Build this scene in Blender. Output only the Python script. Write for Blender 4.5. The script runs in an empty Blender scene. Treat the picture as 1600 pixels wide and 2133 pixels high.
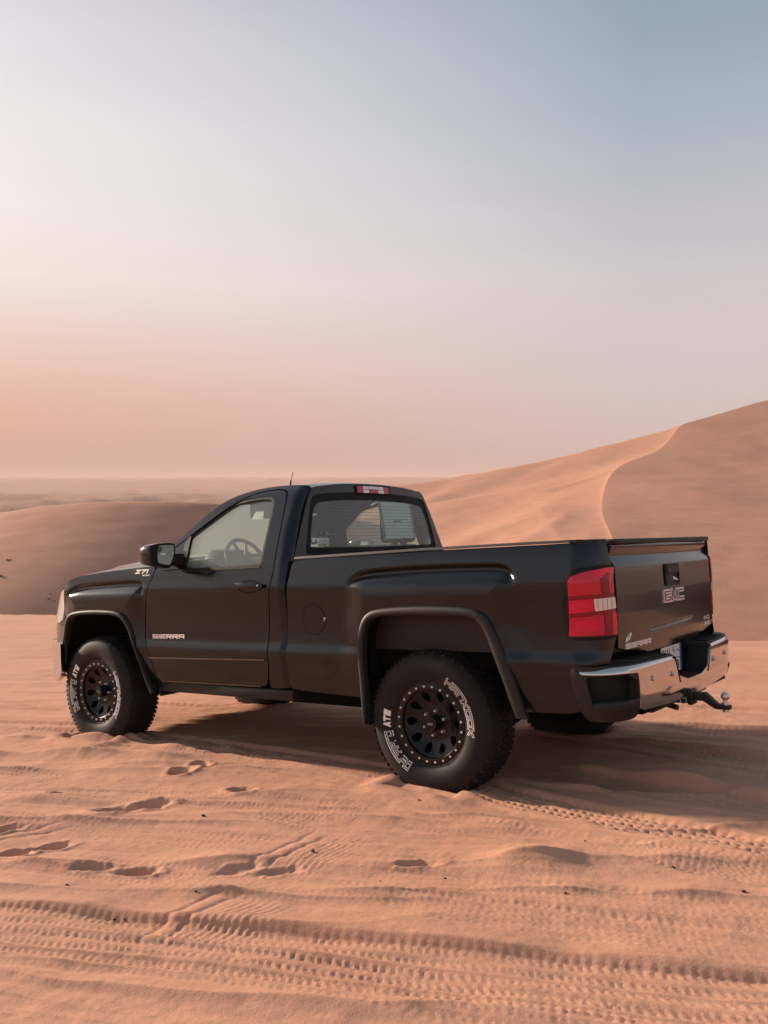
import bpy, bmesh, math, random
import numpy as np
from mathutils import Vector, Matrix
from mathutils.geometry import delaunay_2d_cdt

random.seed(7)
S = bpy.context.scene
COL = S.collection
R = math.radians

# ------------------------------------------------------------------ camera
CAM = (-0.8446, -5.8157, 1.8177)
cd = bpy.data.cameras.new('camera')
cam = bpy.data.objects.new('camera', cd)
COL.objects.link(cam)
cam.location = CAM
cam.rotation_euler = (R(90 - 2.117), 0, 0)
cd.sensor_fit = 'VERTICAL'
cd.sensor_height = 24
cd.lens = 21.458
cd.clip_start = 0.05
cd.clip_end = 40000
S.camera = cam

# ------------------------------------------------------------------ exposure
EXPO = 0.52
S.view_settings.view_transform = 'Standard'
S.view_settings.look = 'None'
S.view_settings.gamma = 1
S.view_settings.exposure = EXPO
S.view_settings.use_curve_mapping = False
S.cycles.use_denoising = True
S.cycles.max_bounces = 10
S.cycles.transparent_max_bounces = 16
S.cycles.volume_bounces = 1
S.cycles.volume_step_rate = 1.0
S.cycles.volume_max_steps = 64

# ------------------------------------------------------------------ sun + sky
SUN_EL, SUN_AZ = 15.5, 57.5            # degrees; azimuth counted left of straight ahead
sd = Vector((-math.sin(R(SUN_AZ)) * math.cos(R(SUN_EL)), math.cos(R(SUN_AZ)) * math.cos(R(SUN_EL)), math.sin(R(SUN_EL))))
ld = bpy.data.lights.new('sun', 'SUN')
ld.energy = 5.0
ld.angle = R(3.2)
ld.color = (1.0, 0.80, 0.62)
sun = bpy.data.objects.new('sun', ld)
COL.objects.link(sun)
sun.rotation_euler = sd.to_track_quat('Z', 'Y').to_euler()


def lin(c):
    return tuple((v / 255 / 12.92 if v / 255 <= .04045 else ((v / 255 + .055) / 1.055) ** 2.4) for v in c)


W = bpy.data.worlds.new('World')
S.world = W
W.use_nodes = True
nt = W.node_tree
nt.nodes.clear()


def N(t, kind, **kw):
    n = t.nodes.new(kind)
    for k, v in kw.items():
        setattr(n, k, v)
    return n


def ramp(t, stops, interp='LINEAR'):
    n = t.nodes.new('ShaderNodeValToRGB')
    n.color_ramp.interpolation = interp
    e = n.color_ramp.elements
    while len(e) < len(stops):
        e.new(0.5)
    for el, (p, c) in zip(e, stops):
        el.position = p
        el.color = (*c, 1)
    return n


def mth(t, op, a, b=None, clamp=False):
    n = t.nodes.new('ShaderNodeMath')
    n.operation = op
    n.use_clamp = clamp
    for i, v in enumerate((a, b)):
        if v is None:
            continue
        if isinstance(v, (int, float)):
            n.inputs[i].default_value = v
        else:
            t.links.new(v, n.inputs[i])
    return n.outputs[0]


tc = N(nt, 'ShaderNodeTexCoord')
sx = N(nt, 'ShaderNodeSeparateXYZ')
nt.links.new(tc.outputs['Generated'], sx.inputs[0])
X_, Y_, Z_ = sx.outputs
hx, hy = -math.sin(R(SUN_AZ)), math.cos(R(SUN_AZ))
hl = mth(nt, 'SQRT', mth(nt, 'ADD', mth(nt, 'MULTIPLY', X_, X_), mth(nt, 'ADD', mth(nt, 'MULTIPLY', Y_, Y_), 1e-6)))
cosd = mth(nt, 'DIVIDE', mth(nt, 'ADD', mth(nt, 'MULTIPLY', X_, hx), mth(nt, 'MULTIPLY', Y_, hy)), hl)
mr = N(nt, 'ShaderNodeMapRange')
nt.links.new(cosd, mr.inputs['Value'])
mr.inputs['From Min'].default_value = math.cos(R(73))
mr.inputs['From Max'].default_value = math.cos(R(26.5))
elev = mth(nt, 'MAXIMUM', Z_, 0.0)
LEFT = [(0, (208, 170, 160)), (.024, (213, 169, 153)), (.05, (224, 174, 153)), (.076, (231, 182, 160)), (.102, (236, 193, 174)), (.153, (243, 215, 203)),
        (.203, (250, 235, 226)), (.275, (252, 243, 239)), (.343, (250, 241, 241)), (.405, (240, 231, 236)), (.463, (226, 217, 226)), (.7, (160, 168, 186)), (1, (122, 142, 160))]
RIGHT = [(0, (206, 180, 175)), (.05, (211, 191, 187)), (.10, (216, 200, 198)), (.15, (215, 203, 203)), (.203, (211, 203, 206)), (.275, (194, 193, 201)),
         (.343, (173, 184, 195)), (.405, (158, 174, 187)), (.463, (145, 165, 181)), (.7, (126, 146, 163)), (1, (122, 142, 160))]
rl = ramp(nt, [(p, lin(c)) for p, c in LEFT])
rr = ramp(nt, [(p, lin(c)) for p, c in RIGHT])
nt.links.new(elev, rl.inputs[0])
nt.links.new(elev, rr.inputs[0])
mx = N(nt, 'ShaderNodeMixRGB')
nt.links.new(mth(nt, 'POWER', mr.outputs[0], 1.05), mx.inputs[0])
nt.links.new(rr.outputs[0], mx.inputs[1])
nt.links.new(rl.outputs[0], mx.inputs[2])
# thin high cloud veil, very faint
nz = N(nt, 'ShaderNodeTexNoise')
mp = N(nt, 'ShaderNodeMapping')
nt.links.new(tc.outputs['Generated'], mp.inputs[0])
mp.inputs['Rotation'].default_value = (0, R(28), 0)
mp.inputs['Scale'].default_value = (1.2, 1.0, 7.0)
nt.links.new(mp.outputs[0], nz.inputs['Vector'])
nz.inputs['Scale'].default_value = 2.2
nz.inputs['Detail'].default_value = 5
veil = N(nt, 'ShaderNodeMapRange')
nt.links.new(nz.outputs[0], veil.inputs['Value'])
veil.inputs['From Min'].default_value = .3
veil.inputs['From Max'].default_value = .75
veil.inputs['To Min'].default_value = .98
veil.inputs['To Max'].default_value = 1.025
vm = N(nt, 'ShaderNodeMixRGB', blend_type='MULTIPLY')
vm.inputs[0].default_value = 1
nt.links.new(mx.outputs[0], vm.inputs[1])
nt.links.new(veil.outputs[0], vm.inputs[2])
# glow of the low sun in the dusty air
dp = N(nt, 'ShaderNodeVectorMath', operation='DOT_PRODUCT')
nt.links.new(tc.outputs['Generated'], dp.inputs[0])
dp.inputs[1].default_value = sd
gl = mth(nt, 'MULTIPLY', mth(nt, 'POWER', mth(nt, 'MAXIMUM', dp.outputs['Value'], 0.0), 30.0), 1.8)
gm = N(nt, 'ShaderNodeMixRGB', blend_type='ADD')
nt.links.new(gl, gm.inputs[0])
nt.links.new(vm.outputs[0], gm.inputs[1])
gm.inputs[2].default_value = (1.0, .82, .66, 1)
ns = N(nt, 'ShaderNodeTexSky', sky_type='NISHITA')
ns.sun_disc = False
ns.sun_elevation = R(SUN_EL)
ns.sun_rotation = R(-SUN_AZ)
ns.dust_density = 4
nsm = N(nt, 'ShaderNodeMixRGB', blend_type='MULTIPLY')
nsm.inputs[0].default_value = 1
nt.links.new(ns.outputs[0], nsm.inputs[1])
nsm.inputs[2].default_value = (.06, .06, .06, 1)
sm = N(nt, 'ShaderNodeMixRGB')
sm.inputs[0].default_value = .03
nt.links.new(gm.outputs[0], sm.inputs[1])
nt.links.new(nsm.outputs[0], sm.inputs[2])
bg = N(nt, 'ShaderNodeBackground')
bg.inputs['Strength'].default_value = 2 ** -EXPO
nt.links.new(sm.outputs[0], bg.inputs[0])
wo = N(nt, 'ShaderNodeOutputWorld')
nt.links.new(bg.outputs[0], wo.inputs['Surface'])

# ------------------------------------------------------------------ materials


def newmat(name):
    m = bpy.data.materials.new(name)
    m.use_nodes = True
    t = m.node_tree
    t.nodes.clear()
    o = t.nodes.new('ShaderNodeOutputMaterial')
    return m, t, o


def mat(name, col, rough=.5, metal=0, coat=0, coat_rough=.05, var=.0, vscale=30, bump=0, bscale=200, spec=.5, ior=1.5, dust=0):
    m, t, o = newmat(name)
    p = t.nodes.new('ShaderNodeBsdfPrincipled')
    t.links.new(p.outputs[0], o.inputs[0])
    p.inputs['Base Color'].default_value = (*col, 1)
    p.inputs['Roughness'].default_value = rough
    p.inputs['Metallic'].default_value = metal
    p.inputs['Coat Weight'].default_value = coat
    p.inputs['Coat Roughness'].default_value = coat_rough
    p.inputs['Specular IOR Level'].default_value = spec
    p.inputs['IOR'].default_value = ior
    tcn = t.nodes.new('ShaderNodeTexCoord')
    if var or dust:
        n = t.nodes.new('ShaderNodeTexNoise')
        n.inputs['Scale'].default_value = vscale
        n.inputs['Detail'].default_value = 4
        t.links.new(tcn.outputs['Object'], n.inputs['Vector'])
        cr = ramp(t, [(.3, tuple(c * (1 - var) for c in col)), (.7, tuple(min(1, c * (1 + var) + dust * k) for c, k in zip(col, (.42, .27, .18))))])
        t.links.new(n.outputs[0], cr.inputs[0])
        t.links.new(cr.outputs[0], p.inputs['Base Color'])
    if bump:
        n = t.nodes.new('ShaderNodeTexNoise')
        n.inputs['Scale'].default_value = bscale
        n.inputs['Detail'].default_value = 3
        t.links.new(tcn.outputs['Object'], n.inputs['Vector'])
        b = t.nodes.new('ShaderNodeBump')
        b.inputs['Strength'].default_value = bump
        b.inputs['Distance'].default_value = .002
        t.links.new(n.outputs[0], b.inputs['Height'])
        t.links.new(b.outputs[0], p.inputs['Normal'])
    return m


def glassmat(name, tint, film, filmcol):
    """thin pane: tinted see-through, dusty film that scatters light both ways, mirror reflection that grows at grazing angles"""
    m, t, o = newmat(name)
    tr = t.nodes.new('ShaderNodeBsdfTransparent')
    tr.inputs[0].default_value = (*tint, 1)
    gs = t.nodes.new('ShaderNodeBsdfGlossy')
    gs.inputs['Roughness'].default_value = .01
    gs.inputs[0].default_value = (.95, .95, .95, 1)
    df = t.nodes.new('ShaderNodeBsdfDiffuse')
    df.inputs[0].default_value = (*filmcol, 1)
    tl = t.nodes.new('ShaderNodeBsdfTranslucent')
    tl.inputs[0].default_value = (*filmcol, 1)
    m1 = t.nodes.new('ShaderNodeMixShader')
    m1.inputs[0].default_value = .5
    t.links.new(df.outputs[0], m1.inputs[1])
    t.links.new(tl.outputs[0], m1.inputs[2])
    md = t.nodes.new('ShaderNodeMixShader')
    md.inputs[0].default_value = film
    t.links.new(tr.outputs[0], md.inputs[1])
    t.links.new(m1.outputs[0], md.inputs[2])
    lw = t.nodes.new('ShaderNodeLayerWeight')
    lw.inputs[0].default_value = .5
    f = mth(t, 'ADD', mth(t, 'MULTIPLY', mth(t, 'POWER', lw.outputs['Facing'], 4.5), .9), .07)
    mix = t.nodes.new('ShaderNodeMixShader')
    t.links.new(f, mix.inputs[0])
    t.links.new(md.outputs[0], mix.inputs[1])
    t.links.new(gs.outputs[0], mix.inputs[2])
    t.links.new(mix.outputs[0], o.inputs[0])
    return m


PAINT = mat('black_paint', (.0060, .0064, .0070), .16, .0, .30, .03, var=.05, vscale=900, spec=.42)
PAINT.node_tree.nodes['Principled BSDF'].inputs['Specular Tint'].default_value = (.80, .91, 1.0, 1)     # cool reflection tint, offsets the brown of sand mirrored in the black paint
PAINT.node_tree.nodes['Principled BSDF'].inputs['Coat IOR'].default_value = 1.4
TRIM = mat('grained_black_plastic', (.014, .0135, .013), .55, bump=.25, bscale=900, dust=.004, vscale=9, spec=.4)
BLACK = mat('matt_black', (.005, .005, .005), .9, spec=.1)
SEAL = mat('black_rubber_seal', (.009, .009, .009), .65, spec=.25)
RUBBER = mat('tyre_rubber', (.011, .0108, .0105), .7, bump=.2, bscale=250, dust=.008, vscale=7, spec=.3)
WHITE = mat('white_letter_rubber', (.90, .89, .87), .6)
CHROME = mat('chrome', (.62, .60, .59), .09, 1.0)
STEEL = mat('bare_steel', (.72, .70, .68), .3, .7)
DARKSTEEL = mat('dark_steel', (.20, .19, .18), .3, 1.0)
BADGE = mat('bright_badge', (.86, .85, .84), .3, .35)
WHEELM = mat('satin_black_alloy', (.0035, .0035, .0036), .36, .0, .15, .2, dust=.001, vscale=11, spec=.3)
CLOTH = mat('dark_cloth', (.028, .032, .032), .9, var=.2, vscale=60)
DASH = mat('dash_plastic', (.05, .05, .047), .6)
HEADLINER = mat('headliner', (.16, .17, .16), .95)
RED = mat('red_lens', (.58, .003, .036), .18, 0, .8, .01, spec=.2)
RED2 = mat('deep_red_lens', (.26, .003, .020), .18, 0, .5, .02, spec=.2)
RED3 = mat('bright_red_lens', (.76, .006, .055), .12, 0, .5, .02, spec=.2)
REDEMB = mat('red_enamel', (.17, .020, .018), .3, 0, .5)
CLEAR = mat('clear_lens', (.74, .72, .70), .12, .25, 1, .02)
PAPER = mat('paper', (.80, .80, .78), .8)
INK = mat('ink', (.03, .03, .03), .6)
GREYINK = mat('grey_ink', (.30, .31, .31), .6)
BLUE = mat('plate_blue', (.02, .12, .30), .4)
PLATE = mat('plate_white', (.78, .77, .75), .4)
GLASS = glassmat('window_glass', (.86, .92, .88), .27, (.80, .92, .82))
GLASSB = glassmat('rear_window_glass', (.76, .92, .87), .14, (.48, .74, .68))
MIRROR = mat('mirror_glass', (.75, .76, .76), .02, 1.0)
STONE = mat('dark_pebble', (.02, .017, .016), .8, var=.3, vscale=40)
TWIG = mat('dry_shrub', (.035, .028, .018), .9, var=.3, vscale=30)


def sandmat(name, col, grain=1.0, ripple=0.0):
    m, t, o = newmat(name)
    p = t.nodes.new('ShaderNodeBsdfPrincipled')
    t.links.new(p.outputs[0], o.inputs[0])
    p.inputs['Roughness'].default_value = .95
    p.inputs['Specular IOR Level'].default_value = .15
    geo = t.nodes.new('ShaderNodeNewGeometry')
    n1 = t.nodes.new('ShaderNodeTexNoise')
    n1.inputs['Scale'].default_value = .9
    n1.inputs['Detail'].default_value = 6
    n1.inputs['Roughness'].default_value = .65
    t.links.new(geo.outputs['Position'], n1.inputs['Vector'])
    n2 = t.nodes.new('ShaderNodeTexNoise')
    n2.inputs['Scale'].default_value = 260
    n2.inputs['Detail'].default_value = 2
    t.links.new(geo.outputs['Position'], n2.inputs['Vector'])
    c1 = ramp(t, [(.3, tuple(c * k for c, k in zip(col, (.93, .90, .88)))), (.7, tuple(c * k for c, k in zip(col, (1.06, 1.07, 1.08))))])
    t.links.new(n1.outputs[0], c1.inputs[0])
    c2 = ramp(t, [(.25, (.80, .79, .78)), (.75, (1.16, 1.16, 1.16))])
    t.links.new(n2.outputs[0], c2.inputs[0])
    mm = t.nodes.new('ShaderNodeMixRGB')
    mm.blend_type = 'MULTIPLY'
    mm.inputs[0].default_value = grain
    t.links.new(c1.outputs[0], mm.inputs[1])
    t.links.new(c2.outputs[0], mm.inputs[2])
    t.links.new(mm.outputs[0], p.inputs['Base Color'])
    n3 = t.nodes.new('ShaderNodeTexNoise')
    n3.inputs['Scale'].default_value = 55
    n3.inputs['Detail'].default_value = 5
    n3.inputs['Roughness'].default_value = .7
    t.links.new(geo.outputs['Position'], n3.inputs['Vector'])
    b = t.nodes.new('ShaderNodeBump')
    b.inputs['Strength'].default_value = .30
    b.inputs['Distance'].default_value = .012
    t.links.new(n3.outputs[0], b.inputs['Height'])
    last = b
    if ripple:
        w = t.nodes.new('ShaderNodeTexNoise')
        mp = t.nodes.new('ShaderNodeMapping')
        mp.inputs['Rotation'].default_value = (0, 0, R(25))
        mp.inputs['Scale'].default_value = (.15, .9, .9)
        t.links.new(geo.outputs['Position'], mp.inputs[0])
        t.links.new(mp.outputs[0], w.inputs['Vector'])
        w.inputs['Scale'].default_value = .55
        w.inputs['Detail'].default_value = 7
        w.inputs['Roughness'].default_value = .62
        b2 = t.nodes.new('ShaderNodeBump')
        b2.inputs['Strength'].default_value = .7
        b2.inputs['Distance'].default_value = ripple
        t.links.new(w.outputs[0], b2.inputs['Height'])
        t.links.new(b.outputs[0], b2.inputs['Normal'])
        last = b2
    t.links.new(last.outputs[0], p.inputs['Normal'])
    return m


SANDC = (.575, .303, .203)
SAND = sandmat('sand', SANDC, .9)
DUNE = sandmat('dune_sand', (.535, .278, .187), .5, 0)
PLAIN = sandmat('plain_sand', (.33, .19, .14), .2, 0)

# ------------------------------------------------------------------ mesh helpers


def link(name, me, m, parent=None, kind=None, label=None):
    o = bpy.data.objects.new(name, me)
    COL.objects.link(o)
    if m is not None and len(me.materials) == 0:
        me.materials.append(m)
    if parent is not None:
        o.parent = parent
    if kind:
        o['kind'] = kind
    if label:
        o['label'] = label
    return o


def tag(o, label, cat, group=None):
    o['label'] = label
    o['category'] = cat
    if group:
        o['group'] = group


def mesh_from(name, v, f, smooth=True, sharp=None):
    me = bpy.data.meshes.new(name)
    me.from_pydata([tuple(map(float, a)) for a in v], [], f)
    me.update()
    if smooth:
        me.polygons.foreach_set('use_smooth', [True] * len(me.polygons))
        if sharp:
            me.set_sharp_from_angle(angle=R(sharp))
    return me


def grid_mesh(name, P, smooth=True, closed_u=False, closed_v=False, flip=False):
    """P: array (n,m,3)"""
    P = np.asarray(P, float)
    n, m = P.shape[:2]
    idx = np.arange(n * m).reshape(n, m)
    a = idx if closed_u else idx[:-1]
    b = np.roll(idx, -1, 0) if closed_u else idx[1:]
    if closed_v:
        q = np.stack([a, b, np.roll(b, -1, 1), np.roll(a, -1, 1)], -1)
    else:
        q = np.stack([a[:, :-1], b[:, :-1], b[:, 1:], a[:, 1:]], -1)
    q = q.reshape(-1, 4)
    if flip:
        q = q[:, ::-1]
    me = bpy.data.meshes.new(name)
    me.vertices.add(n * m)
    me.vertices.foreach_set('co', P.reshape(-1).astype(np.float32))
    me.loops.add(q.size)
    me.loops.foreach_set('vertex_index', q.reshape(-1).astype(np.int32))
    me.polygons.add(len(q))
    me.polygons.foreach_set('loop_start', np.arange(0, q.size, 4, dtype=np.int32))
    me.polygons.foreach_set('loop_total', np.full(len(q), 4, dtype=np.int32))
    me.polygons.foreach_set('use_smooth', np.full(len(q), smooth))
    me.update(calc_edges=True)
    me.validate()
    return me


class MB:
    def __init__(self):
        self.v, self.f = [], []

    def add(self, v, f):
        o = len(self.v)
        self.v += [tuple(a) for a in v]
        self.f += [[i + o for i in q] for q in f]
        return self

    def box(self, x0, x1, y0, y1, z0, z1, M=None):
        v = [Vector((x, y, z)) for x in (x0, x1) for y in (y0, y1) for z in (z0, z1)]
        if M is not None:
            v = [M @ a for a in v]
        return self.add(v, [[0, 1, 3, 2], [4, 6, 7, 5], [0, 4, 5, 1], [2, 3, 7, 6], [0, 2, 6, 4], [1, 5, 7, 3]])

    def tube(self, pts, r, n=10, caps=True):
        pts = [Vector(p) for p in pts]
        rs = r if isinstance(r, (list, tuple)) else [r] * len(pts)
        up = Vector((0, 0, 1))
        rings = []
        for i, p in enumerate(pts):
            d = (pts[min(i + 1, len(pts) - 1)] - pts[max(i - 1, 0)]).normalized()
            a = d.cross(up)
            if a.length < .05:
                a = d.cross(Vector((1, 0, 0)))
            a.normalize()
            b = d.cross(a)
            rings.append([p + (a * math.cos(t) + b * math.sin(t)) * rs[i] for t in [2 * math.pi * k / n for k in range(n)]])
        v = [q for ring in rings for q in ring]
        f = []
        for i in range(len(pts) - 1):
            for k in range(n):
                f.append([i * n + k, i * n + (k + 1) % n, (i + 1) * n + (k + 1) % n, (i + 1) * n + k])
        if caps:
            f.append(list(range(n))[::-1])
            f.append([(len(pts) - 1) * n + k for k in range(n)])
        return self.add(v, f)

    def build(self, name, m, parent=None, bevel=0, segs=2, smooth=True, kind=None, label=None, sharp=40):
        me = bpy.data.meshes.new(name)
        me.from_pydata([tuple(map(float, a)) for a in self.v], [], self.f)
        bm = bmesh.new()
        bm.from_mesh(me)
        bmesh.ops.recalc_face_normals(bm, faces=bm.faces)
        if bevel:
            bmesh.ops.bevel(bm, geom=[e for e in bm.edges if len(e.link_faces) == 2 and e.calc_face_angle(0) > .5], offset=bevel, segments=segs, profile=.5, affect='EDGES')
        bm.to_mesh(me)
        bm.free()
        if smooth:
            me.polygons.foreach_set('use_smooth', [True] * len(me.polygons))
            me.set_sharp_from_angle(angle=R(sharp))
        return link(name, me, m, parent, kind, label)


def chaikin(p, it=2, closed=True):
    p = np.asarray(p, float)
    for _ in range(it):
        q = np.roll(p, -1, 0) if closed else p[1:]
        a = p if closed else p[:-1]
        n = np.empty((len(a) * 2, p.shape[1]))
        n[0::2] = a * .75 + q * .25
        n[1::2] = a * .25 + q * .75
        if not closed:
            n = np.vstack([p[:1], n, p[-1:]])
        p = n
    return p


def resample(p, n=None, step=None, closed=False):
    p = np.asarray(p, float)
    if closed:
        p = np.vstack([p, p[:1]])
    d = np.r_[0, np.cumsum(np.linalg.norm(np.diff(p, axis=0), axis=1))]
    if n is None:
        n = max(3, int(d[-1] / step) + 1)
    t = np.linspace(0, d[-1], n + (1 if closed else 0))
    q = np.stack([np.interp(t, d, p[:, k]) for k in range(p.shape[1])], 1)
    return q[:-1] if closed else q


def inside(poly, x, y):
    poly = np.asarray(poly)
    c = np.zeros(np.shape(x), bool)
    x1, y1 = poly[-1]
    for x2, y2 in poly:
        if y1 != y2:
            k = ((y2 > y) != (y1 > y)) & (x < (x1 - x2) * (y - y2) / (y1 - y2) + x2)
            c ^= k
        x1, y1 = x2, y2
    return c


def polydist(poly, x, y, closed=False):
    """distance, arclength and signed offset (left of direction positive) to a polyline"""
    poly = np.asarray(poly, float)
    if closed:
        poly = np.vstack([poly, poly[:1]])
    best = np.full(np.shape(x), 1e9)
    s = np.zeros_like(best)
    sg = np.zeros_like(best)
    acc = 0
    for (x1, y1), (x2, y2) in zip(poly[:-1], poly[1:]):
        L = math.hypot(x2 - x1, y2 - y1)
        if L < 1e-9:
            continue
        dx, dy = (x2 - x1) / L, (y2 - y1) / L
        t = np.clip((x - x1) * dx + (y - y1) * dy, 0, L)
        ex, ey = x - (x1 + dx * t), y - (y1 + dy * t)
        d = np.hypot(ex, ey)
        k = d < best
        best = np.where(k, d, best)
        s = np.where(k, acc + t, s)
        sg = np.where(k, np.sign(dx * ey - dy * ex), sg)
        acc += L
    return best, s, sg


def sstep(a, b, x):
    t = np.clip((x - a) / (b - a), 0, 1)
    return t * t * (3 - 2 * t)


def offset_poly(p, d):
    p = np.asarray(p, float)
    a = np.roll(p, 1, 0)
    b = np.roll(p, -1, 0)
    t = b - a
    t /= np.linalg.norm(t, axis=1)[:, None] + 1e-12
    area = .5 * np.sum(p[:, 0] * b[:, 1] - b[:, 0] * p[:, 1])
    nrm = np.stack([t[:, 1], -t[:, 0]], 1) * (1 if area > 0 else -1)
    return p + nrm * d


def triangulate(loops, step, inner=True, extra=None):
    """loops: first outer, others holes (arrays). returns pts, tris, nloop"""
    pts, edges = [], []
    for L in loops:
        o = len(pts)
        n = len(L)
        pts += [tuple(q) for q in L]
        edges += [(o + i, o + (i + 1) % n) for i in range(n)]
    nb = len(pts)
    if inner:
        A = np.vstack(loops)
        x0, y0 = loops[0].min(0)
        x1, y1 = loops[0].max(0)
        gx, gy = np.meshgrid(np.arange(x0 + step * .37, x1, step), np.arange(y0 + step * .41, y1, step))
        gx = gx.ravel()
        gy = gy.ravel()
        ok = inside(loops[0], gx, gy)
        for h in loops[1:]:
            ok &= ~inside(h, gx, gy)
        gx, gy = gx[ok], gy[ok]
        if len(gx):
            dm = np.full(len(gx), 1e9)
            for L in loops:
                d, _, _ = polydist(L, gx, gy, True)
                dm = np.minimum(dm, d)
            k = dm > step * .45
            pts += list(zip(gx[k], gy[k]))
    if extra is not None:
        ok = inside(loops[0], extra[:, 0], extra[:, 1])
        for h in loops[1:]:
            ok &= ~inside(h, extra[:, 0], extra[:, 1])
        ex = extra[ok]
        for L in loops:
            d, _, _ = polydist(L, ex[:, 0], ex[:, 1], True)
            ex = ex[d > .004]
        old = pts[nb:]
        if len(old):
            o_ = np.array(old)
            dm = np.full(len(o_), 1e9)
            for c0 in range(0, len(ex), 400):
                e_ = ex[c0:c0 + 400]
                dm = np.minimum(dm, np.min(np.hypot(o_[:, None, 0] - e_[None, :, 0], o_[:, None, 1] - e_[None, :, 1]), 1))
            pts = pts[:nb] + [p for p, q in zip(old, dm) if q > step * .5]
        pts += [tuple(q) for q in ex]
    vv, ee, ff, vo, eo, fo = delaunay_2d_cdt([Vector((float(a), float(b))) for a, b in pts], edges, [], 0, 1e-6)
    P = np.array([(v.x, v.y) for v in vv])
    T = np.array([list(f) for f in ff])
    c = P[T].mean(1)
    ok = inside(loops[0], c[:, 0], c[:, 1])
    for h in loops[1:]:
        ok &= ~inside(h, c[:, 0], c[:, 1])
    T = T[ok]
    a = P[T]
    area = (a[:, 1, 0] - a[:, 0, 0]) * (a[:, 2, 1] - a[:, 0, 1]) - (a[:, 1, 1] - a[:, 0, 1]) * (a[:, 2, 0] - a[:, 0, 0])
    T[area < 0] = T[area < 0][:, ::-1]
    return P, T[np.abs(area) > 1e-12]


def panel(name, outline, P, m, parent, holes=(), step=.03, thick=.02, sgn=1, smooth=2, bstep=None, off=0, hsmooth=None, kind=None, label=None, extra=None):
    """curved sheet: outline/holes in (u,v), P(u,v)->xyz; turned-in edge of depth thick; exact normals"""
    bstep = bstep or step * .6
    loops = []
    for i, L in enumerate([outline] + list(holes)):
        k = smooth if i == 0 or hsmooth is None else hsmooth
        loops.append(resample(chaikin(L, k) if k else L, step=bstep, closed=True))
    pt, tr = triangulate(loops, step, extra=extra)

    def ev(u, v):
        return np.stack(np.broadcast_arrays(*P(u, v)), -1).astype(float)

    def nr(u, v, e=1e-3):
        n = np.cross(ev(u + e, v) - ev(u - e, v), ev(u, v + e) - ev(u, v - e))
        return sgn * n / (np.linalg.norm(n, axis=-1, keepdims=True) + 1e-15)
    u, v = pt[:, 0], pt[:, 1]
    C = ev(u, v)
    Nn = nr(u, v)
    C = C + Nn * off
    verts = list(map(tuple, C))
    norms = list(map(tuple, Nn))
    faces = [list(map(int, t if sgn > 0 else t[::-1])) for t in tr]
    for li, L in enumerate(loops):
        A = ev(L[:, 0], L[:, 1])
        n0 = nr(L[:, 0], L[:, 1])
        A = A + n0 * off
        B = A - n0 * thick
        n = len(L)
        tg = np.roll(A, -1, 0) - np.roll(A, 1, 0)
        side = np.cross(tg, n0)
        side /= np.linalg.norm(side, axis=1)[:, None] + 1e-15
        area = .5 * np.sum(L[:, 0] * np.roll(L[:, 1], -1) - np.roll(L[:, 0], -1) * L[:, 1])
        s2 = (1 if area > 0 else -1) * sgn * (1 if li == 0 else -1)
        side = side * s2
        # small rounded edge
        rr_ = min(.003, thick * .4)
        A1 = A - n0 * rr_ * .3
        A2 = A + side * 0 - n0 * rr_
        o = len(verts)
        verts += list(map(tuple, A)) + list(map(tuple, A2)) + list(map(tuple, B))
        mid = (n0 + side)
        mid /= np.linalg.norm(mid, axis=1)[:, None] + 1e-15
        norms += list(map(tuple, (n0 * .8 + side * .6))) + list(map(tuple, side)) + list(map(tuple, side))
        for i in range(n):
            j = (i + 1) % n
            for a in (0, 1):
                q = [o + a * n + i, o + (a + 1) * n + i, o + (a + 1) * n + j, o + a * n + j]
                faces.append(q if s2 > 0 else q[::-1])
    me = bpy.data.meshes.new(name)
    me.from_pydata(verts, [], faces)
    me.update()
    me.polygons.foreach_set('use_smooth', [True] * len(me.polygons))
    me.normals_split_custom_set_from_vertices([tuple(map(float, a)) for a in norms])
    return link(name, me, m, parent, kind, label)


def union_tris(polys, holes=()):
    pts, edges = [], []
    for p in list(polys) + list(holes):
        o = len(pts)
        pts += [Vector((float(a), float(b))) for a, b in p]
        edges += [(o + i, o + (i + 1) % len(p)) for i in range(len(p))]
    vv, ee, ff, _, _, _ = delaunay_2d_cdt(pts, edges, [], 0, 1e-6)
    P = np.array([(v.x, v.y) for v in vv])
    T = np.array([list(f) for f in ff])
    c = P[T].mean(1)
    ok = np.zeros(len(T), bool)
    for p in polys:
        ok |= inside(p, c[:, 0], c[:, 1])
    for p in holes:
        ok &= ~inside(p, c[:, 0], c[:, 1])
    T = T[ok]
    a = P[T]
    ar = (a[:, 1, 0] - a[:, 0, 0]) * (a[:, 2, 1] - a[:, 0, 1]) - (a[:, 1, 1] - a[:, 0, 1]) * (a[:, 2, 0] - a[:, 0, 0])
    T[ar < 0] = T[ar < 0][:, ::-1]
    return P, T[np.abs(ar) > 1e-14]


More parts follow.
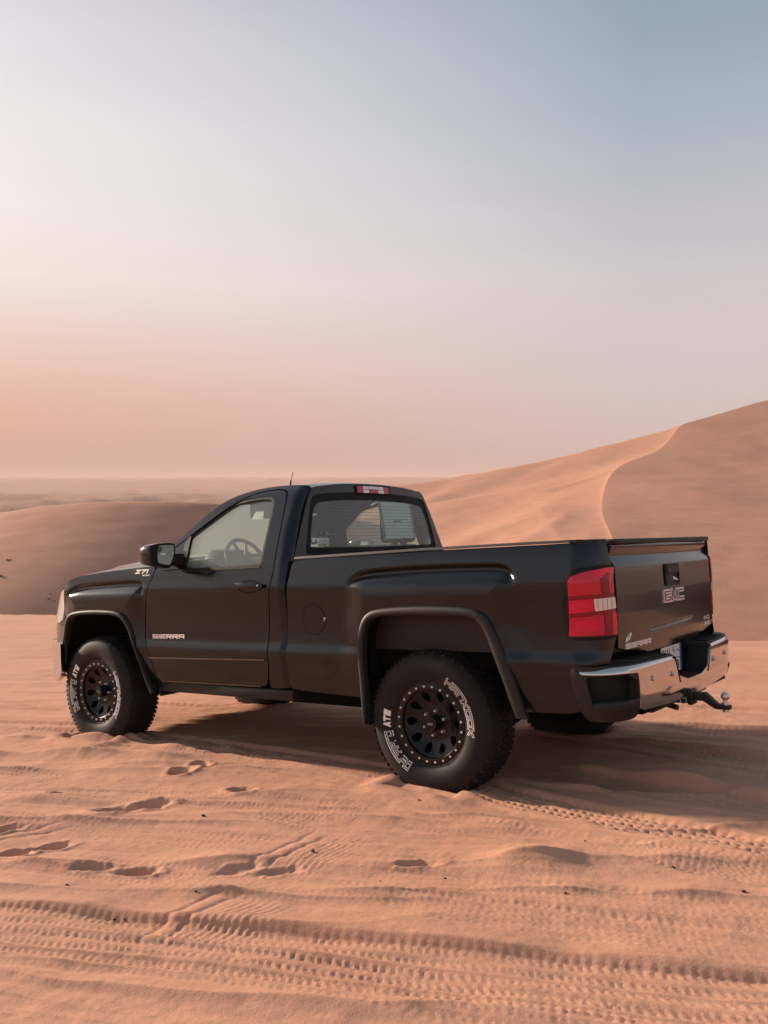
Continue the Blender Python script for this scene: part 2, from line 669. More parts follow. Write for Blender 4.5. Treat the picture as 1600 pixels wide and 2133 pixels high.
def raised(name, P2, T, pmap, m, parent, h0, h1, label=None, kind=None):
    """flat 2D shape (pts, tris) raised from h0 to h1 above the surface pmap(u,v,h)->xyz, with side walls"""
    top = [pmap(u, v, h1) for u, v in P2]
    bot = [pmap(u, v, h0) for u, v in P2]
    n = len(P2)
    f = [list(map(int, t)) for t in T]
    cnt = {}
    for t in T:
        for i in range(3):
            a, b = int(t[i]), int(t[(i + 1) % 3])
            cnt[(a, b)] = 1
    for (a, b) in list(cnt):
        if (b, a) not in cnt:
            f.append([a, a + n, b + n, b])
    me = bpy.data.meshes.new(name)
    me.from_pydata([tuple(map(float, q)) for q in top + bot], [], f)
    bm = bmesh.new()
    bm.from_mesh(me)
    bmesh.ops.recalc_face_normals(bm, faces=bm.faces)
    bm.to_mesh(me)
    bm.free()
    me.update()
    return link(name, me, m, parent, kind, label)


def text2d(s, size=1, offset=0, shear=0, spacing=1):
    cu = bpy.data.curves.new('lettering', 'FONT')
    cu.body = s
    cu.size = size
    cu.offset = offset
    cu.shear = shear
    cu.space_character = spacing
    cu.resolution_u = 3
    cu.fill_mode = 'FRONT'
    o = bpy.data.objects.new('lettering_source', cu)
    COL.objects.link(o)
    dg = bpy.context.evaluated_depsgraph_get()
    me = bpy.data.meshes.new_from_object(o.evaluated_get(dg))
    P = np.array([v.co[:2] for v in me.vertices])
    T = []
    for p in me.polygons:
        q = list(p.vertices)
        for i in range(1, len(q) - 1):
            T.append([q[0], q[i], q[i + 1]])
    bpy.data.objects.remove(o)
    bpy.data.meshes.remove(me)
    bpy.data.curves.remove(cu)
    return P, np.array(T)


def fit2d(P, x0, x1, y0, y1):
    a, b = P.min(0), P.max(0)
    return np.stack([x0 + (P[:, 0] - a[0]) / (b[0] - a[0]) * (x1 - x0), y0 + (P[:, 1] - a[1]) / (b[1] - a[1]) * (y1 - y0)], 1)


def stroke_letters(word, w=.22, gap=.18, aspect=1.15, slant=0.0, hollow=0):
    """squared-off wide capitals made of strokes, union-ed; returns pts,tris with unit height"""
    A = aspect
    G = {'S': [[(A, 1 - w / 2), (0, 1 - w / 2)], [(w / 2, 1), (w / 2, .45)], [(0, .5), (A, .5)], [(A - w / 2, .55), (A - w / 2, 0)], [(A, w / 2), (0, w / 2)]],
         'I': [[(w / 2, 0), (w / 2, 1)]],
         'E': [[(A, 1 - w / 2), (0, 1 - w / 2)], [(A * .92, .5), (0, .5)], [(A, w / 2), (0, w / 2)], [(w / 2, 0), (w / 2, 1)]],
         'R': [[(w / 2, 0), (w / 2, 1)], [(0, 1 - w / 2), (A, 1 - w / 2)], [(A - w / 2, 1), (A - w / 2, .42)], [(0, .45), (A, .45)], [(A * .50, .45), (A - w * .55, 0)]],
         'A': [[(w / 2, 0), (w / 2, 1)], [(0, 1 - w / 2), (A, 1 - w / 2)], [(A - w / 2, 1), (A - w / 2, 0)], [(0, .40), (A, .40)]],
         'L': [[(w / 2, 0), (w / 2, 1)], [(0, w / 2), (A, w / 2)]],
         'G': [[(A, 1 - w / 2), (0, 1 - w / 2)], [(w / 2, 1), (w / 2, 0)], [(0, w / 2), (A, w / 2)], [(A - w / 2, 0), (A - w / 2, .52)], [(A, .52 - w / 2 + .05), (A * .48, .52 - w / 2 + .05)]],
         'M': [[(w / 2, 0), (w / 2, 1)], [(A - w / 2, 0), (A - w / 2, 1)], [(w * .4, 1 - w * .1), (A / 2, .12)], [(A / 2, .12), (A - w * .4, 1 - w * .1)]],
         'C': [[(A, 1 - w / 2), (0, 1 - w / 2)], [(w / 2, 1), (w / 2, 0)], [(0, w / 2), (A, w / 2)]],
         'Z': [[(0, 1 - w / 2), (A, 1 - w / 2)], [(A - w * .6, 1 - w * .5), (w * .6, w * .5)], [(0, w / 2), (A, w / 2)]],
         '7': [[(0, 1 - w / 2), (A, 1 - w / 2)], [(A - w * .6, 1 - w * .3), (A * .35, 0)]],
         '1': [[(w * .9, 0), (w * .9, 1)], [(0, 1 - w / 2), (w * .9, 1 - w / 2)]],
         '4': [[(A - w, 0), (A - w, 1)], [(0, .35), (A, .35)], [(A - w, 1 - w * .3), (w * .3, .35)]],
         'X': [[(w / 2, 0), (A - w / 2, 1)], [(w / 2, 1), (A - w / 2, 0)]],
         'H': [[(w / 2, 0), (w / 2, 1)], [(A - w / 2, 0), (A - w / 2, 1)], [(0, .5), (A, .5)]],
         'a': [[(w / 2, 0), (w / 2, 1)], [(0, 1 - w / 2), (A, 1 - w / 2)], [(A - w / 2, 1), (A - w / 2, 0)], [(0, .38), (A, .38)]],
         'n': [[(w / 2, 0), (w / 2, 1)], [(0, 1 - w / 2), (A, 1 - w / 2)], [(A - w / 2, 1), (A - w / 2, 0)]],
         'k': [[(w / 2, 0), (w / 2, 1)], [(w / 2, .46), (A - w * .5, 1 - w * .2)], [(w, .52), (A - w * .5, w * .2)]],
         'o': [[(w / 2, 0), (w / 2, 1)], [(0, 1 - w / 2), (A, 1 - w / 2)], [(A - w / 2, 1), (A - w / 2, 0)], [(0, w / 2), (A, w / 2)]],
         'D': [[(w / 2, 0), (w / 2, 1)], [(0, 1 - w / 2), (A * .9, 1 - w / 2)], [(A - w / 2, .88), (A - w / 2, .12)], [(0, w / 2), (A * .9, w / 2)]],
         'y': [[(w / 2, 1), (w / 2, .45)], [(0, .48), (A, .48)], [(A - w / 2, 1), (A - w / 2, 0)], [(A * .1, w / 2), (A, w / 2)]],
         'p': [[(w / 2, 0), (w / 2, 1)], [(0, 1 - w / 2), (A, 1 - w / 2)], [(A - w / 2, 1), (A - w / 2, .36)], [(0, .40), (A, .40)]],
         'r': [[(w / 2, 0), (w / 2, 1)], [(0, 1 - w / 2), (A, 1 - w / 2)]],
         'V': [[(w * .45, 0), (A / 2 + .02, 1)], [(A / 2 - .02, 1), (A - w * .45, 0)], [(A * .22, .28), (A * .78, .28)]],
         'T': [[(A / 2, 0), (A / 2, 1)], [(0, 1 - w / 2), (A, 1 - w / 2)]],
         '2': [[(0, 1 - w / 2), (A, 1 - w / 2)], [(A - w / 2, 1), (A - w / 2, .5)], [(0, .5), (A, .5)], [(w / 2, .5), (w / 2, 0)], [(0, w / 2), (A, w / 2)]]}
    polys, inner_, x = [], [], 0
    for ch in word:
        wid = 0
        for (p, q) in G[ch]:
            p, q = np.array(p, float), np.array(q, float)
            d = (q - p) / np.linalg.norm(q - p)
            nn = np.array([-d[1], d[0]]) * w / 2
            polys.append([tuple(p + nn + (x, 0)), tuple(q + nn + (x, 0)), tuple(q - nn + (x, 0)), tuple(p - nn + (x, 0))])
            if hollow:
                m2 = nn * (1 - hollow)
                c0, c1 = p + d * hollow * w / 2 * (1 if abs(d[0]) in (0, 1) else 1), q - d * hollow * w / 2
                inner_.append([tuple(c0 + m2 + (x, 0)), tuple(c1 + m2 + (x, 0)), tuple(c1 - m2 + (x, 0)), tuple(c0 - m2 + (x, 0))])
            wid = max(wid, p[0] + (w / 2 if d[0] == 0 else 0), q[0] + (w / 2 if d[0] == 0 else 0))
        x += wid + gap
    polys = [[(a + slant * b, b) for a, b in p] for p in polys]
    inner_ = [[(a + slant * b, b) for a, b in p] for p in inner_]
    return union_tris(polys, inner_), polys


def rrect(x0, x1, y0, y1, r, n=5):
    o = []
    for cx, cy, a0 in ((x1 - r, y1 - r, 0), (x0 + r, y1 - r, 90), (x0 + r, y0 + r, 180), (x1 - r, y0 + r, 270)):
        for k in range(n + 1):
            a = R(a0 + 90 * k / n)
            o.append((cx + r * math.cos(a), cy + r * math.sin(a)))
    return o


# value noise ---------------------------------------------------------------
_rng = np.random.RandomState(11)
_LAT = _rng.rand(256, 256)


def vnoise(x, y):
    xi, yi = np.floor(x).astype(int), np.floor(y).astype(int)
    fx, fy = x - xi, y - yi
    fx = fx * fx * fx * (fx * (fx * 6 - 15) + 10)
    fy = fy * fy * fy * (fy * (fy * 6 - 15) + 10)
    g = lambda a, b: _LAT[a % 256, b % 256]
    return ((g(xi, yi) * (1 - fx) + g(xi + 1, yi) * fx) * (1 - fy) + (g(xi, yi + 1) * (1 - fx) + g(xi + 1, yi + 1) * fx) * fy) * 2 - 1


def fbm(x, y, o=4, gain=.5):
    a, s, t = 1, 0, 0
    for i in range(o):
        s = s + a * vnoise(x * 2 ** i + 17.3 * i, y * 2 ** i + 5.1 * i)
        t += a
        a *= gain
    return s / t


# ================================================================== GROUND
def base_plane(X, Y):
    return (.05 + .0421 * X - .08486 * Y) / .9955


CREST = np.array([(-60, 62), (-21.25, 29.39), (-12.57, 22.0), (-10.08, 19.96), (-6, 15.2), (-.84, 10.6), (3.53, 5.95), (4.6, 5.35), (8, 4.3), (20, 2.0), (60, -4)])
T1U = [(-4.2, -1.85), (-2.54, -2.29), (-2.33, -2.34), (-1.54, -2.56), (-.84, -2.80), (-.24, -2.99), (.3, -3.15), (1.6, -3.5)]
T1C = [(x + .03, y - .185) for x, y in T1U]
T2C = [(-4.3, 1.75), (-3.4, 1.35), (-2.64, .96), (-1.69, .33), (-.9, -.30), (-.45, -.66), (-.27, -.91), (.30, -1.52), (.78, -2.02), (2.0, -3.3)]
T4C = [(-4.6, .45), (-3.36, .05), (-2.62, -.31), (-1.85, -.85), (-.9, -1.62)]
T5C = [(-3.2, -.95), (-2.29, -1.32), (-1.51, -1.66), (-.84, -1.96), (.1, -2.45)]
T6C = [(-.2, .9), (.35, .25), (.9, -.35), (1.5, -1.0), (2.6, -2.1)]
T7C = [(-3.4, -2.75), (-2.3, -3.05), (-1.6, -3.35)]
RIDGES = [  # polyline, height, half width towards viewer, half width away
    ([(-4, -1.95), (-2.4, -2.16), (-1.99, -2.24), (-1.76, -2.24), (-1.56, -2.29), (-1.3, -2.29), (-1.03, -2.35), (-.75, -2.38), (-.61, -2.36), (-.37, -2.37), (-.12, -2.43), (.55, -2.55), (2, -2.8)], 0.038, 0.068, 0.192),
    ([(-4, -1.75), (-2.52, -1.86), (-2.09, -1.90), (-1.67, -1.93), (-1.34, -1.94), (-1.05, -2.01), (-.45, -2.07), (.12, -2.11), (.9, -2.2)], 0.060, 0.149, 0.180),
    ([(-4, -1.1), (-2.83, -1.15), (-2.46, -1.15), (-2.08, -1.17), (-1.71, -1.18), (-.84, -1.33), (0, -1.6)], 0.038, 0.121, 0.144),
    ([(-5, .35), (-3.36, .11), (-2.05, -.13), (-1.3, -.5)], 0.042, 0.095, 0.168),
    ([(-6, 1.5), (-3.8, 1.16), (-3.0, 1.02), (-2.5, .80), (-1.9, .36)], 0.070, 0.216, 0.216),
    ([(-4.4, -.45), (-3.03, -.68), (-2.31, -.81), (-1.69, -.83), (-1.27, -.75), (-.8, -.85)], 0.042, 0.108, 0.144),
    ([(-4.6, .75), (-3.4, .55), (-2.6, .32), (-2.0, .08)], 0.052, 0.135, 0.168),
    ([(-3, -2.35), (-2.54, -2.26), (-1.54, -2.53), (-.84, -2.77), (-.24, -2.96), (.3, -3.12), (1.6, -3.47)], 0.026, 0.075, 0.220),
    ([(.3, -1.2), (.9, -1.75), (1.6, -2.3)], 0.035, 0.081, 0.144),
    ([(.1, -.35), (.7, -.9), (1.5, -1.55), (2.5, -2.3)], 0.067, 0.095, 0.168),
    ([(.3, .1), (.9, -.48), (1.6, -1.1), (2.8, -2.1)], 0.056, 0.081, 0.168),
    ([(.6, .35), (1.15, -.1), (2.0, -.8), (3.2, -1.6)], 0.052, 0.081, 0.144),
    ([(.9, .75), (1.5, .35), (2.4, -.2), (4, -1.2)], 0.052, 0.095, 0.168)]
FEET = [  # x, y, length, width, depth, angle
    (-2.54, -1.69, .17, .11, .034, 25), (-2.39, -1.59, .17, .10, .030, 30), (-2.26, -1.02, .23, .17, .040, 15), (-2.10, -.93, .20, .14, .028, 15),
    (-1.655, -.69, .13, .17, .040, 50), (-2.10, -.18, .16, .13, .034, 10), (-2.02, -.02, .12, .13, .032, 55), (-2.04, .50, .20, .17, .034, 5),
    (-1.89, -2.00, .17, .10, .024, 8), (-2.10, -1.95, .18, .09, .014, 0), (-1.45, -2.03, .20, .08, .008, 15), (-1.27, -2.07, .18, .08, .010, 10),
    (-.70, -2.06, .18, .07, .014, 0), (-2.78, -1.28, .20, .08, .02, 25), (-2.65, -.62, .2, .09, .016, 20)]


def track(X, Y, poly, w, depth, lug, pitch, rows, berm, h):
    x0, x1 = min(p[0] for p in poly) - .6, max(p[0] for p in poly) + .6
    y0, y1 = min(p[1] for p in poly) - .6, max(p[1] for p in poly) + .6
    k = (X > x0) & (X < x1) & (Y > y0) & (Y < y1)
    if not k.any():
        return
    xs, ys = X[k], Y[k]
    pl = resample(chaikin(poly, 3, False), step=.08)
    d, s, sg = polydist(pl, xs, ys)
    n = d * sg
    n = n + .010 * vnoise(s * 2.5, s * 0 + 3)
    s = s + .010 * vnoise(s * 5, n * 4) + .006 * vnoise(xs * 14, ys * 14)
    an = np.abs(n)
    wob = .75 + .35 * fbm(xs * 2.1 + 4, ys * 2.1, 3)
    Lp = np.linalg.norm(np.diff(pl, axis=0), axis=1).sum()
    ends = sstep(.02, .55, s) * sstep(Lp - .02, Lp - .55, s)
    flat = sstep(w + .02, w - .015, an) * ends
    q = (n / w + 1) / 2 * rows
    row = np.floor(q)
    fr = q - row
    ph = (s + ((row * 7) % 3) * pitch * .37 + (fr - .5) * (2 * w / rows) * .55) / pitch
    fp = ph - np.floor(ph)
    pit = sstep(.20, .45, fp) * sstep(.72, .55, fp) * sstep(.22, .38, fr) * sstep(.80, .66, fr)
    rib = np.where(np.floor(q + .5) % 2 > 0, 1, .35) * (sstep(.84, 1, fr) + sstep(.16, 0, fr))
    r_ = np.exp(-((an - w - .03) / .030) ** 2) * berm
    sp = (s / (pitch * 1.25)) % 1
    edge = -np.exp(-((an - w + .004) / .016) ** 2) * sstep(.15, .45, sp) * sstep(.95, .6, sp) * lug * .9
    fade2 = sstep(.30, .62, .5 + .5 * fbm(xs * 1.6 + 11, ys * 1.6 + 4, 3)) * .8 + .2
    h[k] += flat * (-depth - pit * lug * .95 * wob * fade2 + rib * lug * .75) + (r_ * wob + edge * fade2 * .45) * ends


def height(X, Y):
    h = base_plane(X, Y)
    # falls away beyond the crest
    d, s, sg = polydist(CREST, X, Y)
    t = d * sg                            # positive beyond the crest
    fall = np.where(t > 0, np.minimum(t, 40) ** 2 / (t + 3.0) * .55, 0)
    h = h - np.clip(fall, 0, 1e9)
    h = np.maximum(h, -10.5 + .3 * fbm(X * .05, Y * .05, 3))
    near = sstep(9, 3, np.hypot(X + .8, Y + 1.5))
    # direction of travel: rotates a little across the place
    ang = R(-17) - R(20) * sstep(-2.2, .6, Y) * sstep(-2.6, .2, X)
    ca, sa = np.cos(ang), np.sin(ang)
    a = X * ca + Y * sa
    b = -X * sa + Y * ca
    wv = .12 * fbm(X * .7, Y * .7, 3)
    h = h + .017 * fbm(a * .35 + 3, (b + wv) * 2.6, 4) + .0105 * fbm(a * .7, (b + .3 * wv) * 6.5 + 9, 4)
    rd2 = 1 - np.abs(fbm(a * .30 + 31, (b + .6 * wv) * 4.2 + 5, 3)) * 3.0
    h = h + .011 * np.clip(rd2, 0, 1) ** 2 * (.5 + .5 * vnoise(X * .9 + 3, Y * .9))
    rd = 1 - np.abs(fbm(a * .22 + 7, (b + wv) * 1.9 + 2, 3)) * 2.4
    h = h + .020 * np.clip(rd, 0, 1) ** 3
    h = h + .05 * (1 - near) * (fbm(X * .12, (Y + .2 * X) * .55, 4)) + .02 * (1 - near) * np.clip(1 - np.abs(fbm(X * .1 + 3, (Y + .3 * X) * .8, 3)) * 4, 0, 1)
    h = h + .006 * fbm(X * 4.5, Y * 4.5, 4) + .0016 * fbm(X * 17, Y * 17, 3) + .0016 * np.clip(fbm(X * 11 + 40, Y * 11, 3) - .28, 0, 1)
    for pl, ht, wn, wf in RIDGES:
        x0, x1 = min(p[0] for p in pl) - .5, max(p[0] for p in pl) + .5
        y0, y1 = min(p[1] for p in pl) - .8, max(p[1] for p in pl) + .8
        k = (X > x0) & (X < x1) & (Y > y0) & (Y < y1)
        if not k.any():
            continue
        p2 = resample(chaikin(pl, 2, False), step=.1)
        xs, ys = X[k], Y[k]
        L = np.linalg.norm(np.diff(p2, axis=0), axis=1).sum()
        d, s, sg = polydist(p2, xs, ys + .018 * fbm(xs * 3.5, ys * .5, 3))
        n = d * sg
        am = (.65 + .55 * fbm(s * 1.3 + 5, s * 0 + ht * 1000, 3)) * sstep(0, .5, s) * sstep(L, L - .5, s)
        u = np.where(n > 0, n / wf, -n / wn)
        prof_ = np.where(n > 0, np.exp(-np.abs(u) ** 1.5 * 1.3), .55 * np.exp(-np.abs(u) * 3.2) + .45 * np.exp(-u * u * 1.2))
        scal = 1 + .35 * np.sin(s * 9 + 3 * vnoise(s * 1.1, s * 0 + 2)) * np.exp(-u * u)
        h[k] += ht * am * prof_ * scal
    track(X, Y, T5C, .12, .003, .0035, .036, 5, .003, h)
    track(X, Y, T4C, .12, .004, .004, .036, 5, .004, h)
    track(X, Y, T6C, .13, .012, .008, .045, 4, .012, h)
    track(X, Y, T2C, .135, .016, .010, .048, 5, .010, h)
    for pl in ([(-1.2, -2.10), (-.2, -2.45), (.6, -2.8), (1.6, -3.2)], [(-1.0, -1.2), (-.1, -1.75), (.7, -2.35), (1.6, -3.0)], [(-4.2, -.4), (-3, -.55), (-2, -.75), (-1, -1.15), (0, -1.85), (1.0, -2.6)],
               [(-3.6, -1.55), (-2.6, -1.75), (-1.4, -2.2), (-.4, -2.65), (.6, -3.05)], [(-3.0, -2.6), (-1.8, -2.75), (-.6, -3.2), (.4, -3.6)], [(-3.4, .75), (-2.4, .45), (-1.5, -.1), (-.7, -.8)]):
        track(X, Y, pl, .13, .005, .0032, .032, 5, .005, h)
    for pl in ([(.0, -.45), (.7, -1.15), (1.5, -1.9), (2.6, -2.9)], [(.35, .4), (1.1, -.3), (2, -1.1), (3.2, -2.0)], [(.9, .75), (1.6, .15), (2.6, -.6)], [(-6, 2.5), (-4.5, 2.1), (-3.4, 1.75), (-2.6, 1.3)], [(1.2, 1.6), (2.4, .9), (4, .1)], [(-7, 3.6), (-5.2, 3.3), (-3.8, 2.9)]):
        track(X, Y, pl, .15, .020, .008, .045, 5, .016, h)
    track(X, Y, T1C, .17, .016, .0068, .031, 5, .006, h)
    track(X, Y, T7C, .12, .006, .006, .05, 5, .004, h)
    # slanting cross tracks with lengthwise grooves
    for (p, q, w, n_) in (((-1.72, -2.66), (-1.50, -2.26), .22, 7), ((-1.45, -2.0), (-1.22, -1.55), .20, 7), ((-3.0, -1.5), (-2.5, -1.18), .16, 5)):
        dx, dy = q[0] - p[0], q[1] - p[1]
        L = math.hypot(dx, dy)
        dx, dy = dx / L, dy / L
        s = (X - p[0]) * dx + (Y - p[1]) * dy
        n = (X - p[0]) * dy - (Y - p[1]) * dx
        k = sstep(-.10, .14, s) * sstep(L + .08, L - .14, s) * sstep(-.03, .02, n) * sstep(w * 2, w * 1.4, n)
        n2 = n + .012 * vnoise(s * 9, n * 3)
        n2 = n2 + .02 * np.sin(s * 7)
        dep = .010 * np.exp(-((n2 - .03) / .013) ** 2) + .009 * np.exp(-((n2 - .115) / .012) ** 2)
        fine = .0016 * np.cos(n2 * 2 * math.pi / .032) * sstep(.15, .2, n2)
        rise = .008 * np.exp(-((n2 - .075) / .03) ** 2)
        h = h + k * (-.6 * dep - fine + .3 * rise)
    for (x, y, l, w, dp_, an) in FEET:
        ca, sa = math.cos(R(an)), math.sin(R(an))
        k = (np.abs(X - x) < .6) & (np.abs(Y - y) < .6)
        if not k.any():
            continue
        xs, ys = X[k] - x, Y[k] - y
        u = (xs * ca + ys * sa) / (l * .5)
        v = (-xs * sa + ys * ca) / (w * .5)
        r = np.sqrt(u * u + v * v) + .10 * fbm(xs * 9 + x * 7, ys * 9, 2)
        lee = 1 + .35 * (xs * -.68 + ys * .73) / (l * .5)
        h[k] += -1.15 * dp_ * np.clip(lee, .4, 1.5) * sstep(1.14, .40, r) + dp_ * .22 * np.exp(-((r - 1.35) / .30) ** 2) + .007 * fbm(xs * 26 + x, ys * 26, 3) * np.exp(-((r - 1.0) / .5) ** 2)
    # sand pushed up round the tyres: contact patches lie along the truck's own axis
    for (x, y) in ((-.59, -.78), (-3.00, 1.00), (.56, .74), (-1.84, 2.52)):
        k = (np.abs(X - x) < 1.2) & (np.abs(Y - y) < 1.2)
        if not k.any():
            continue
        xs, ys = X[k] - x, Y[k] - y
        u = -xs * .80 + ys * .59
        v = xs * .59 + ys * .80
        r = np.hypot(np.maximum(np.abs(u) - .20, 0), np.maximum(np.abs(v) - .10, 0)) + .02 * fbm(xs * 5 + x, ys * 5, 2)
        h[k] += .032 * np.exp(-((r - .09) / .08) ** 2) * (.75 + .35 * fbm(xs * 3, ys * 3 + x, 3)) - .02 * sstep(.05, 0, r)
    return h


def axis(segs):
    out = [segs[0][0]]
    for a, b, d0, d1 in segs:
        x = a
        n = max(2, int(abs(b - a) / ((d0 + d1) / 2)))
        t = np.linspace(0, 1, n + 1)[1:]
        # spacing ramps from d0 to d1
        k = (d0 * t + (d1 - d0) * t * t / 2) / ((d0 + d1) / 2)
        out += list(a + (b - a) * k)
    return np.array(out)


gx = axis([(-140, -30, 10, 2), (-30, -8, 2, .16), (-8, -4.2, .16, .03), (-4.2, -3.3, .03, .0105), (-3.3, 1.7, .0082, .0082), (1.7, 3.2, .0105, .05), (3.2, 9, .05, .4), (9, 120, .4, 12)])
gy = axis([(-60, -8, 6, .6), (-8, -3.75, .6, .012), (-3.75, -2.1, .006, .007), (-2.1, -.4, .0075, .011), (-.4, 1.8, .011, .016), (1.8, 4.5, .016, .05), (4.5, 16, .05, .1), (16, 34, .1, .25), (34, 110, .25, 6)])
GX, GY = np.meshgrid(gx, gy, indexing='ij')
GH = height(GX, GY)
gm_ = grid_mesh('sand_ground', np.stack([GX, GY, GH], -1))
ground = link('sand_ground', gm_, SAND, kind='structure')


def ground_z(x, y):
    return float(height(np.array([[x]]), np.array([[y]]))[0, 0])


# ================================================================== DUNES
def curve(pts, n):
    return resample(chaikin(pts, 3, False), n=n)


def loft(A, B, m, prof_fn):
    n = len(A)
    t = np.linspace(0, 1, m)[None, :, None]
    Pp = A[:, None, :] * (1 - t) + B[:, None, :] * t
    z = A[:, None, 2] + (B[:, None, 2] - A[:, None, 2]) * prof_fn(t[..., 0])
    Pp = Pp.copy()
    Pp[..., 2] = z
    return Pp


RDG = [(119.59, 191.07, 24.23), (88.99, 172.37, 19.64), (66.72, 155.71, 15.73), (53.97, 143.81, 12.33), (47.68, 137.01, 10.8), (42.92, 130.21, 9.69), (38.2, 118.66, 7.36), (33.25, 107.61, 5.25), (27.66, 97.06, 4.06), (23.29, 88.46, 3.1), (18.93, 75.21, 1.79), (15.21, 61.7, 0.3), (12.89, 51.7, -0.62), (11.46, 43.65, -1.21), (9.9, 36.2, -1.9), (8.9, 32.0, -2.8), (7.2, 28.0, -3.7)]
SIL = [(42.92, 130.21, 9.69), (42.41, 147.21, 8.08), (39.69, 159.11, 6.89), (28.47, 181.21, 4.34), (20.48, 198.21, 2.47), (7.56, 223.71, -0.76), (-14.2, 249.21, -5.35), (-43.61, 266.21, -10.96), (-101.41, 276.07, -16.57)]
n_r = 150
rdg = curve(RDG, n_r)
# keep the summit as a shared corner
FOOT_R = [(150, 110, -3.0), (100, 76, -2.2), (60, 52, -2.0), (40, 41, -2.0), (28, 34, -2.3), (24, 31, -2.6), (20, 28, -3.1), (16, 26.5, -3.7), (12, 25.5, -4.1), (7.2, 24.5, -4.3)]
foot = curve(FOOT_R, n_r)
wind = lambda t: t ** 1.1
PR = loft(rdg, foot, 90, wind)
ax_, ay_ = PR[..., 0], PR[..., 1]
fade = np.minimum(1, np.linspace(0, 1, 90) * 6)[None, :]
PR[..., 2] += fade * (.35 * fbm(ax_ * .06, ay_ * .06, 4) + .05 * fbm(ax_ * .3, ay_ * .3, 3))
# left, sunlit flank: from the ridge + skyline down to the valley
kk = int(np.argmin(np.hypot(rdg[:, 0] - SIL[0][0], rdg[:, 1] - SIL[0][1])))
top_l = np.vstack([rdg[kk:][::-1], curve(SIL, 140)[1:]])
top_l = resample(top_l, n=260)
FOOT_L = [(7.0, 24.5, -4.3), (5, 26, -4.6), (1, 30, -4.8), (-5, 36, -5.0), (-14, 48, -5.2), (-26, 70, -5.6), (-45, 105, -6.8), (-80, 160, -9.5), (-130, 220, -14)]
PL = loft(top_l, curve(FOOT_L, 260), 130, lambda t: t ** .85)
ax_, ay_ = PL[..., 0], PL[..., 1]
fade = np.minimum(1, np.linspace(0, 1, 130) * 5)[None, :]
ca, sa = math.cos(R(62)), math.sin(R(62))
al, ac = ax_ * ca + ay_ * sa, -ax_ * sa + ay_ * ca
PL[..., 2] += fade * (.55 * fbm(al * .022, ac * .075 + 3, 3) + .4 * np.clip(1 - np.abs(fbm(al * .02 + 9, ac * .07, 3)) * 2.6, 0, 1) ** 2 + .06 * fbm(ax_ * .4, ay_ * .4, 3))
# back slopes
sil_c = curve(SIL, 140)
BK = np.stack([np.vstack([rdg[:kk + 1], sil_c[1:]]) + np.array(o) for o in ((0, 0, 0), (3, 10, -2.6), (10, 36, -12), (18, 90, -34))], 1)
vv, ff = [], []


def addgrid(Pg, flip=False):
    o = len(vv)
    n, m = Pg.shape[:2]
    vv.extend(map(tuple, Pg.reshape(-1, 3)))
    for i in range(n - 1):
        for j in range(m - 1):
            q = [o + i * m + j, o + (i + 1) * m + j, o + (i + 1) * m + j + 1, o + i * m + j + 1]
            ff.append(q[::-1] if flip else q)


addgrid(PR)
addgrid(PL)
addgrid(BK)
me = mesh_from('sand_dune', vv, ff)
bm = bmesh.new()
bm.from_mesh(me)
bmesh.ops.recalc_face_normals(bm, faces=bm.faces)
bm.to_mesh(me)
bm.free()
big_dune = link('sand_dune', me, DUNE, kind='structure')
big_dune['label'] = 'tall orange dune with a winding crest and a shaded flank'

HUMP = [(-80, 46, -4), (-60, 49, -2.6), (-37.4, 52.2, -1.35), (-31.3, 52.2, -1.0), (-25.2, 52.2, -.42), (-23.4, 52.2, -.05), (-21.5, 52.2, .17), (-17.6, 52.2, .38), (-13.4, 54.2, .33), (-10.1, 57.2, 0), (-4.4, 62.2, -1.0), (4, 68, -3), (14, 72, -6)]
hp = curve(HUMP, 160)
rows = []
for dy, dz in ((44, -18), (22, -8.5), (9, -2.6), (3.2, -.55), (1.0, -.08), (0, 0), (-.8, -.07), (-2.0, -.28), (-3.5, -.62), (-6, -1.22), (-9, -1.95), (-12.5, -2.85), (-17, -4.05), (-23, -6.0), (-31, -9.0)):
    r_ = hp.copy()
    r_[:, 1] += dy
    r_[:, 2] += dz
    rows.append(r_)
PH = np.stack(rows, 1)
t_ = np.linspace(0, 1, 15)
tt = np.linspace(0, 1, 85)
PH = np.stack([np.stack([np.interp(tt, t_, PH[i, :, k]) for k in range(3)], 1) for i in range(160)], 0)
PH = (PH + np.pad(PH, ((0, 0), (1, 1), (0, 0)), 'edge')[:, :-2] + np.pad(PH, ((0, 0), (1, 1), (0, 0)), 'edge')[:, 2:]) / 3
PH[..., 2] += .10 * fbm(PH[..., 0] * .15, PH[..., 1] * .15, 4) + .02 * fbm(PH[..., 0] * .9, PH[..., 1] * .9, 3)
me = grid_mesh('sand_dune', PH)
bm = bmesh.new()
bm.from_mesh(me)
bmesh.ops.recalc_face_normals(bm, faces=bm.faces)
bm.to_mesh(me)
bm.free()
hump = link('sand_dune', me, DUNE, kind='structure')
hump['label'] = 'rounded brown dune in shade behind the truck bonnet'

